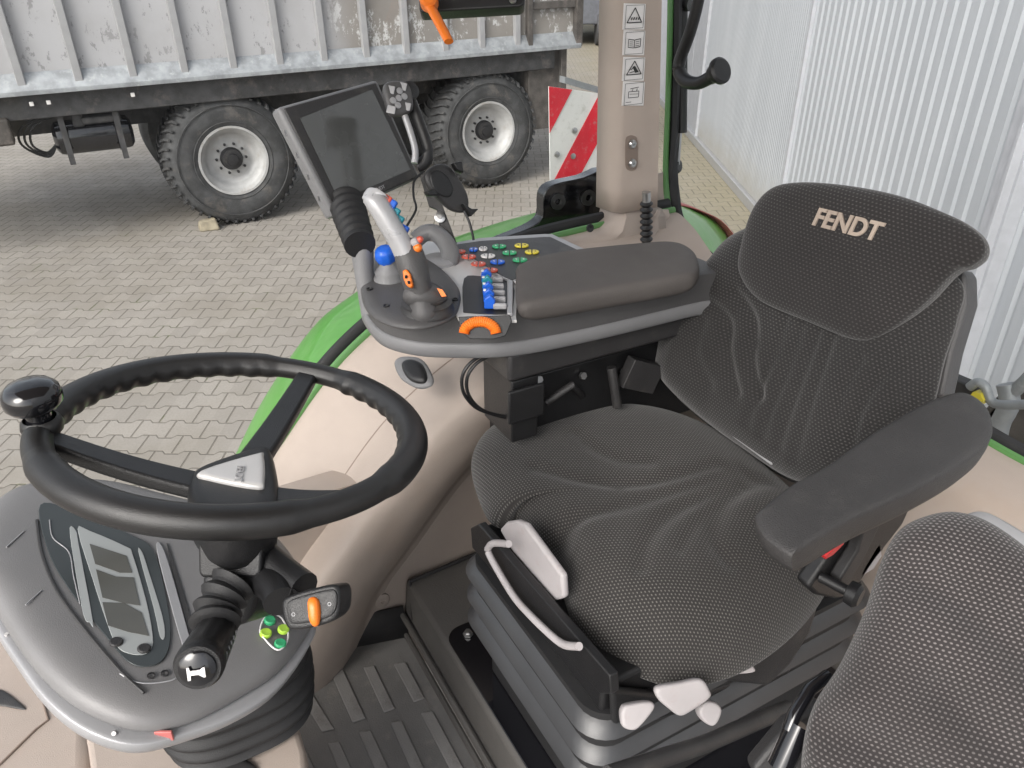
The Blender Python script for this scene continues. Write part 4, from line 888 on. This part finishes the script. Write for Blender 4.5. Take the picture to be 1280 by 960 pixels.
P=sm([dd(514,128,1.10),dd(522,150,1.10),dd(531,175,1.10),dd(535,192,1.10),dd(530,203,1.10),dd(521,208,1.10)],5,False)
mb=MB(); mb.tube(P,.0078,12,flat=1.2); mb.build('handle_outer','black',pb_)
P=sm([dd(506,145,1.085),dd(513,165,1.085),dd(519,188,1.085),dd(518,204,1.085)],5,False)
mb=MB(); mb.tube(P,.0048,12); mb.build('handle_inner','silver',pb_)
# phone holder
ph=thing('phone_holder','black wireless phone holder on a flat steel arm behind the console','phone holder',dd(575,300,1.2))
mb=MB(); mb.prism([dd(u,v,1.20) for u,v in ((524,218),(537,214),(571,304),(552,304),(546,262),(536,258))],FW*.008); mb.build('steel_arm','charcoal',ph,bevel=.0015)
mb=MB(); mb.lathe(dd(550,272,1.198),-FW,[(.0085,0),(.0085,.002),(.006,.003),(.003,.003),(.003,.006),(0,.006)],20,False); mb.build('arm_bolt','steel',ph)
HN=V((.15,-.9,.35)).normalized(); HPp=dd(562,240,1.16)
mb,_=cushion([(531,218),(540,208),(554,205),(566,214),(582,240),(585,258),(578,266),(562,262),(545,246),(534,232)],HPp,HN,.006,.010,e=9,rings=12,n=4); hb_=mb.build('holder_pad','charcoal',ph,ang=60)
mb,_=cushion([(538,218),(548,213),(560,222),(566,236),(562,246),(552,245),(542,236)],HPp+HN*.006,HN,.0015,.001,e=10,rings=6); mb.build('charging_disc','black',hb_)
for q in (((562,205),(573,203),(575,218),(567,214)),((574,255),(585,262),(594,262),(584,272)),((528,240),(538,238),(545,246),(532,246))):
    mb=MB(); mb.prism([pl(u,v,HPp+HN*.004,HN) for u,v in q],HN*.012); mb.build('holder_clamp','black',ph,bevel=.002)
mb=MB(); mb.tube(sm([dd(580,264,1.16),dd(586,276,1.16),dd(590,290,1.16),dd(592,300,1.16)],5,False),.002,8); mb.tube(sm([dd(530,214,1.19),dd(518,226,1.18),dd(517,245,1.16),dd(520,262,1.14),dd(508,284,1.12),dd(505,300,1.08)],6,False),.0018,8); mb.build('charging_cable','black',ph)
# ================================================================== CAB ROOF (unseen, put in to block light from above)
mb=MB(); mb.b2((-.75,-.20,.66),(1.16,1.32,.76)); tag(mb.build('cab_roof','beige',bevel=.03),kind='structure')
# ================================================================== DRIVER'S SEAT
ds = thing('driver_seat','dark dotted fabric driver seat on black air suspension facing the steering wheel','driver seat',(.65,.68,-1.05))
CN = V((-.05,0,1)).normalized(); CP = V((.55,.65,-.695))
co_ = [(591,600,-.02),(592,566,-.005),(612,538,0),(650,522,0),(720,512,0),(790,510,0),(850,522,0),(910,550,0),(975,602,0),(1040,668,-.01),(1040,722,-.035),(1012,772,-.05),(968,815,-.055),(915,846,-.06),(852,860,-.06),(795,845,-.06),(748,818,-.055),(718,788,-.05),(705,750,-.045),(697,714,-.04),(668,686,-.03),(646,653,-.025),(632,660,-.03),(610,650,-.03)]
gr_c = [([(720,537),(740,555),(772,569),(812,573)],.004,.011),([(669,579),(721,593),(780,599),(835,593),(899,575)],.005,.011),([(709,640),(768,630),(827,614),(879,599),(926,579)],.0045,.011),
  ([(802,698),(806,678),(820,654),(847,632),(891,611),(938,587)],.0065,.012),([(914,690),(897,674),(893,654),(907,626),(934,603),(958,591)],.0065,.012),([(640,655),(650,690),(668,720),(700,740)],.003,.02),([(930,600),(880,640),(850,680)],.004,.008)]
def cshape(p, r): return -.008*math.exp(-(p.length/.14)**2)
mb,_ = cushion(co_, CP, CN, .048,.012, e=4.2, m_=.62, grooves=gr_c, shape=cshape, rings=60, n=9); mb.build('seat_cushion','fab_seat',ds,ang=80)
# backrest
BP = V((.775,.66,-.64)); BN = V((-.955,0,.295)).normalized()
bo_ = [(828,470),(826,440),(833,395),(850,365),(890,325),(925,290),(1000,270),(1130,300),(1200,350),(1196,400),(1180,450),(1168,500),(1150,560),(1080,600),(1000,602),(930,560),(870,515)]
gr_b = [([(880,375),(905,400),(905,440),(915,490)],.009,.010),([(915,365),(938,400),(935,450),(945,495)],.008,.009),([(980,395),(962,450),(940,500),(925,530)],.004,.006),([(1000,402),(982,460),(958,515),(945,545)],.004,.006),([(1020,410),(1000,470),(978,530),(965,560)],.004,.006),([(1040,418),(1020,480),(1000,540),(985,575)],.004,.006),
  ([(1075,450),(1050,500),(1035,570)],.006,.008),([(1160,445),(1110,455),(1075,500),(1050,570)],.012,.012),([(1165,480),(1120,500),(1085,560)],.011,.010),([(878,400),(868,440),(880,480)],.005,.012)]
def bshape(p, r): return .016*min(1,max(0,(abs(p.x)-.07)/.09))-.004
mb,bf = cushion(bo_, BP, BN, .050,.05, e=4.2, m_=.6, grooves=gr_b, shape=bshape, rings=60, n=9); mb.build('backrest','fab_back',ds,ang=80)
ho_ = [(925,340),(928,305),(942,262),(965,236),(1000,228),(1060,232),(1125,245),(1185,268),(1215,285),(1230,302),(1229,320),(1214,333),(1190,343),(1150,385),(1105,418),(1070,425),(1010,402),(950,375)]
HP0 = BP+BN*.050
mb,_ = cushion(ho_, HP0, BN, .020,.055, e=5, m_=.5, rings=40, n=9); hc_ = mb.build('head_cover','fab_head',ds,ang=80)
tcx=pl(1057,281,HP0+BN*.0205,BN); tx=(pl(1100,291,HP0+BN*.02,BN)-pl(1015,270,HP0+BN*.02,BN)); ty=BN.cross(tx); 
text('FENDT',tcx,tx,ty,.031,'logo','embroidered_lettering',hc_,.0015,shear=.12,bold=.028)
# back shell, behind the pad
sh_ = [(u+(12 if u>1000 else 0), v+4) for u,v in bo_]
mb,_ = cushion(sh_, BP-BN*.055, BN, .012,.02, e=12, rings=10); mb.build('back_shell','grey_dark',ds,ang=60)
mb=MB(); P=[pl(u,v,BP-BN*.03,BN) for u,v in ((1200,335),(1207,345),(1208,380),(1190,440),(1178,495),(1166,497),(1172,440),(1190,380))]; mb.prism(P,-BN*.03); mb.build('shell_edge','grey_dark',ds,bevel=.004)
mb=MB(); mb.lathe(pl(1165,438,BP+BN*.005,BN),(-.3,-1,.2),[(.010,0),(.010,.004),(.006,.008),(0,.008)],16,False); mb.build('hinge_bolt','steel',ds)
mb=MB(); P=[pl(u,v,BP+BN*.02,BN) for u,v in ((885,522),(892,519),(970,575),(966,582))]; mb.prism(P,BN*.004); mb.build('zip_strip','silver',ds,bevel=.002)
# metal under-frame, release bar, pale panel
xf = .44
fz0,fz1=-.80,-.745
A1=zz(590,690,-.79); 
def bx4(px, z, h, mat, name, bev=.006, par=None):
    P=[zz(u,v,z) for u,v in px]; mb=MB(); mb.prism(P,(0,0,-h)); return mb.build(name,mat,par or ds,bevel=bev)
mb=MB(); mb.b2((.385,.475,-.792),(.84,.80,-.745)); mb.build('seat_frame','black',ds,bevel=.006)
# stacked bellows
lay=[(-.80,.022,0.0,'skin_bellows'),(-.822,.018,-.018,'black'),(-.84,.026,.004,'skin_bellows'),(-.866,.022,-.018,'rubber'),(-.888,.028,.004,'skin_bellows'),(-.916,.11,-.012,'black')]
base=[V((.435,.905,0)),V((.435,.40,0)),V((.86,.40,0)),V((.86,.905,0))]
susp=MB()
def rrect(x0,x1,y0,y1,r,z,n=6):
    out=[]
    for cx,cy,a0 in ((x1-r,y1-r,0),(x0+r,y1-r,90),(x0+r,y0+r,180),(x1-r,y0+r,270)):
        for k in range(n+1): a_=R_(a0+90*k/n); out.append(V((cx+r*math.cos(a_),cy+r*math.sin(a_),z)))
    return out
BX0,BX1,BY0,BY1=.378,.85,.470,.805
mb=MB(); mb.loft([rrect(BX0-.006,BX1,BY0-.006,BY1+.006,.04,z_) for z_ in (-.935,-.79)]); mb.build('bellows_core','rubber',ds,ang=35)
for z0 in (-.793,-.842,-.891):
    mb=MB(); mb.loft([rrect(BX0-o,BX1+o,BY0-o,BY1+o,.045,z0+dz) for dz,o in ((0,-.01),(-.001,.002),(-.020,.016),(-.0245,.0185),(-.028,.0165),(-.029,.0))]); mb.build('bellows_fold','skin_bellows',ds,ang=50)
mb=MB(); mb.b2((BX0+.02,BY0+.02,-1.044),(BX1-.02,BY1-.02,-.932)); mb.build('suspension_base','rubber',ds,bevel=.004)
# rails on the plinth
mb=MB(); mb.loft([rrect(.362,.90,.25,.90,.03,-1.0495),rrect(.362,.90,.25,.90,.03,-1.046)]); mb.build('base_plate','gloss',ds,bevel=.001)
mb=MB(); mb.lathe(zz(585,793,-1.045),(0,0,1),[(.009,0),(.009,.003),(.0055,.004),(.0055,.009),(0,.009)],6,False); mb.build('plate_bolt','steel',ds)
# front frame plates
fp=thing('tmp','x','x',(0,0,0)); bpy.data.objects.remove(fp)
def onx(u,v,x=.425): return xx(u,v,x)
mb=MB(); P=[xx(u,v,.374) for u,v in ((588,660),(598,655),(762,845),(764,868),(750,868),(590,685))]; mb.prism(P,(.012,0,0)); mb.build('front_rail','black',ds,bevel=.002)
mb=MB(); P=[xx(u,v,.390) for u,v in ((624,662),(632,653),(645,651),(655,655),(702,720),(704,748),(692,752),(640,690))]; mb.prism(P,(.010,0,0)); mb.build('pale_front_panel','pinkwhite',ds,bevel=.004)
P=sm([xx(u,v,.362) for u,v in ((636,680),(618,679),(611,684),(612,694),(640,742),(662,768),(690,795),(706,806),(724,808))],5,False)
mb=MB(); mb.tube(P,.0048,12); tag(mb.build('slide_release_bar','pinkwhite',ds),'pale bent tube handle')
mb=MB(); P=[xx(u,v,.376) for u,v in ((700,806),(716,806),(748,838),(750,860),(744,850),(728,850))]; mb.prism(P,(.01,0,0)); mb.build('frame_gusset','black',ds,bevel=.002)
mb=MB(); mb.tube([xx(640,702,.380),xx(696,780,.380)],.0022,8); mb.build('spring_wire','charcoal',ds)
# dark side housing and knobs on the near side
mb=MB(); P=[yy(u,v,.462) for u,v in ((765,862),(800,866),(860,872),(930,850),(985,810),(1000,790),(1004,815),(985,845),(900,880),(800,908),(768,912))]; mb.prism(P,(0,.012,0)); mb.build('side_housing','black',ds,bevel=.006)
def knob(px,y,th,mat,name,lab=None,up_=.008):
    Nn=V((-.25,-.75,.6)).normalized(); c_=yy(*px[0],y); mb,_=cushion(px,c_,Nn,up_*.7,th*.8,e=14,rings=10,n=4); o=mb.build(name,mat,ds,ang=70); 
    if lab: tag(o,lab)
knob([(776,886),(782,880),(806,876),(816,878),(816,886),(800,906),(790,912),(778,908),(775,896)],.440,.012,'pinkwhite','height_lever','small pale adjusting lever')
knob([(820,858),(850,852),(875,848),(886,862),(886,872),(860,890),(848,894),(836,886),(821,872)],.432,.012,'pinkwhite','depth_handle','wide pale adjusting handle')
knob([(871,884),(880,875),(893,877),(900,886),(894,902),(886,906),(874,897)],.42,.012,'pinkwhite','round_knob','small pale faceted knob',.012)
knob([(898,832),(905,828),(935,828),(941,833),(940,840),(900,842)],.45,.01,'pinkwhite','tilt_handle','pale handle half under the cushion')
mb=MB(); mb.tube([yy(760,970,.33),yy(880,930,.345),yy(985,885,.36)],.009,10); mb.build('side_rail','charcoal',ds)
# near armrest
NA = V((-.10,.0,1)).normalized(); AP=zz(1100,600,-.425)
ao_=[(944,650),(950,640),(985,612),(1030,588),(1080,552),(1140,515),(1180,497),(1207,493),(1230,507),(1240,530),(1236,552),(1205,580),(1140,617),(1060,655),(1000,690),(985,694),(955,672)]
mb,_=cushion(ao_,AP,NA,.006,.030,e=18,m_=.5,rings=16,n=8); ar=mb.build('armrest','armfoam',ds,ang=60)
mb=MB(); c_=zz(1070,690,-.52); P=[yy(u,v,AP.y+.06) for u,v in ((1040,660),(1120,620),(1150,610),(1130,655),(1095,700),(1065,745),(1045,750),(1020,745),(1010,735),(1035,700))]; mb.prism(P,(0,.02,0)); mb.build('armrest_arm','black',ds,bevel=.005)
mb=MB(); P=[yy(u,v,AP.y+.045) for u,v in ((1060,660),(1098,640),(1104,650),(1085,690),(1062,730),(1048,742),(1050,725),(1072,690),(1078,668),(1062,672))]; mb.prism(P,(0,.015,0)); mb.build('arm_bracket','charcoal',ds,bevel=.003)
mb=MB(); mb.lathe(yy(1058,738,AP.y+.03),(.3,-1,0),[(.006,-.03),(.006,0),(.013,.002),(.014,.012),(.010,.016),(0,.016)],20,False); mb.build('tilt_knob','black',ds)
mb=MB(); P=[yy(u,v,AP.y+.04) for u,v in ((1031,695),(1040,688),(1055,672),(1056,680),(1042,694),(1032,700))]; mb.prism(P,(0,.012,0)); tag(mb.build('buckle_release','red',ds,bevel=.0015),'red buckle release under the armrest')
mb=MB(); P=[yy(u,v,AP.y+.06) for u,v in ((1095,685),(1101,678),(1103,695),(1092,712),(1075,722),(1080,710))]; mb.prism(P,(0,.01,0)); mb.build('pale_cover','pinkwhite',ds,bevel=.002)
mb=MB(); P=[yy(u,v,.45) for u,v in ((870,850),(1000,735),(1030,740),(1015,790),(990,830),(960,860))]; mb.prism(P,(0,.05,0)); mb.build('side_bolster_cover','charcoal',ds,bevel=.008)
# ================================================================== PASSENGER SEAT
ps = thing('passenger_seat','dotted dark grey passenger seat back with pale shell in the near right corner','passenger seat',dd(1200,960,.6))
PN = V((-.62,-.45,.64)).normalized(); PP = dd(1170,830,.56)
po=[(1003,985),(1004,930),(1018,880),(1050,830),(1080,765),(1100,705),(1122,665),(1155,646),(1195,640),(1240,655),(1300,700),(1380,780),(1450,900),(1440,1040),(1300,1130),(1100,1120),(1020,1060)]
gp=[([(1150,720),(1200,745),(1250,785),(1330,860)],.014,.015),([(1045,920),(1080,930),(1130,960),(1200,1010)],.012,.015),([(1185,870),(1240,920),(1290,960)],.012,.014)]
mb,_=cushion(po,PP,PN,.035,.03,e=5,m_=.55,grooves=gp,rings=44,n=8); mb.build('backrest_pad','fab_pass',ps,ang=80)
sh=[(u+ (22 if u>1190 else 12), v-(0 if u>1190 else -26)) for u,v in po]
mb,_=cushion(sh,PP-PN*.035,PN,.006,.015,e=12,rings=10); mb.build('back_shell','silver',ps,ang=60)
P=sm([dd(1010,862,.60),dd(1000,872,.60),(dd(990,900,.60)),dd(984,915,.60),dd(990,905,.61)],4,False)
mb=MB(); mb.tube([dd(1035,845,.62),dd(1012,862,.61),dd(993,893,.60),dd(986,912,.60)],.0055,12); mb.tube([dd(1000,905,.60),dd(975,960,.60)],.010,10); mb.build('folding_frame','gloss',ps)
mb=MB(); mb.prism([dd(u,v,.64) for u,v in ((940,960),(985,905),(1030,880),(1060,1000),(960,1000))],FW*.02); mb.build('hinge_plate','charcoal',ps,bevel=.004)
# ================================================================== REAR ATTACHMENTS OUTSIDE
ra=thing('hitch_linkage','green grey steel linkage with bent pipe outside behind the rear window','linkage',xx(1230,540,1.5))
mb=MB(); mb.prism([xx(u,v,1.42) for u,v in ((1172,470),(1180,468),(1222,486),(1228,505),(1180,500),(1170,495))],(.03,0,0)); mb.build('steel_plate','chassis',ra,bevel=.004)
mb=MB(); mb.tube(sm([xx(u,v,1.4) for u,v in ((1212,484),(1222,478),(1232,484),(1238,500),(1252,506),(1290,505),(1330,502))],5,False),.009,12); mb.build('bent_pipe','galv',ra)
mb=MB(); mb.lathe(xx(1224,497,1.395),(1,0,0),[(.014,-.01),(.014,.01)],6); mb.build('brass_nut','yellow',ra)
mb=MB()
for (u,v,w,h,c) in ((1252,520,.06,.16,0),(1272,500,.05,.2,0),(1290,530,.08,.1,0)):
    mb.box(xx(u,v,1.7),(.06,w,h),Matrix.Rotation(R_(20),3,'X'))
mb.build('linkage_arm','skirt',ra,bevel=.01)
mb=MB(); mb.tube(sm([xx(u,v,1.6) for u,v in ((1245,560),(1250,530),(1262,505),(1258,480))],5,False),.02,12); mb.tube([xx(1255,500,1.6),xx(1290,470,1.6)],.014,10); mb.build('hydraulic_hose','galv',ra)
# ================================================================== LIGHT
w = bpy.data.worlds.new('World'); S.world = w; w.use_nodes = True; nt = w.node_tree; nt.nodes.clear()
sky = nt.nodes.new('ShaderNodeTexSky'); sky.sky_type = 'NISHITA'; sky.sun_disc = False
SE, SA = R_(38), R_(240)     # elevation; azimuth measured clockwise from +Y
sky.sun_elevation = SE; sky.sun_rotation = SA; sky.dust_density = 3.5; sky.air_density = 1.0; sky.ozone_density = 1.0
hs = nt.nodes.new('ShaderNodeHueSaturation'); hs.inputs['Saturation'].default_value = .32
bg = nt.nodes.new('ShaderNodeBackground'); bg.inputs[1].default_value = .15
ow = nt.nodes.new('ShaderNodeOutputWorld'); nt.links.new(sky.outputs[0], hs.inputs['Color']); nt.links.new(hs.outputs[0], bg.inputs[0]); nt.links.new(bg.outputs[0], ow.inputs[0])
sd = V((math.sin(SA)*math.cos(SE), math.cos(SA)*math.cos(SE), math.sin(SE)))
sl = bpy.data.lights.new('sun','SUN'); sl.energy = 1.0; sl.angle = R_(32); sl.color = (1,.96,.9)
so = bpy.data.objects.new('sun', sl); COL.objects.link(so); so.rotation_euler = sd.to_track_quat('Z','Y').to_euler(); so.location = (0,0,30)
S.view_settings.view_transform = 'Standard'; S.view_settings.look = 'None'; S.view_settings.exposure = 0.88; S.view_settings.gamma = 1
S.view_settings.use_curve_mapping = False
S.cycles.max_bounces = 8; S.cycles.transparent_max_bounces = 12
S.cycles.use_denoising = True
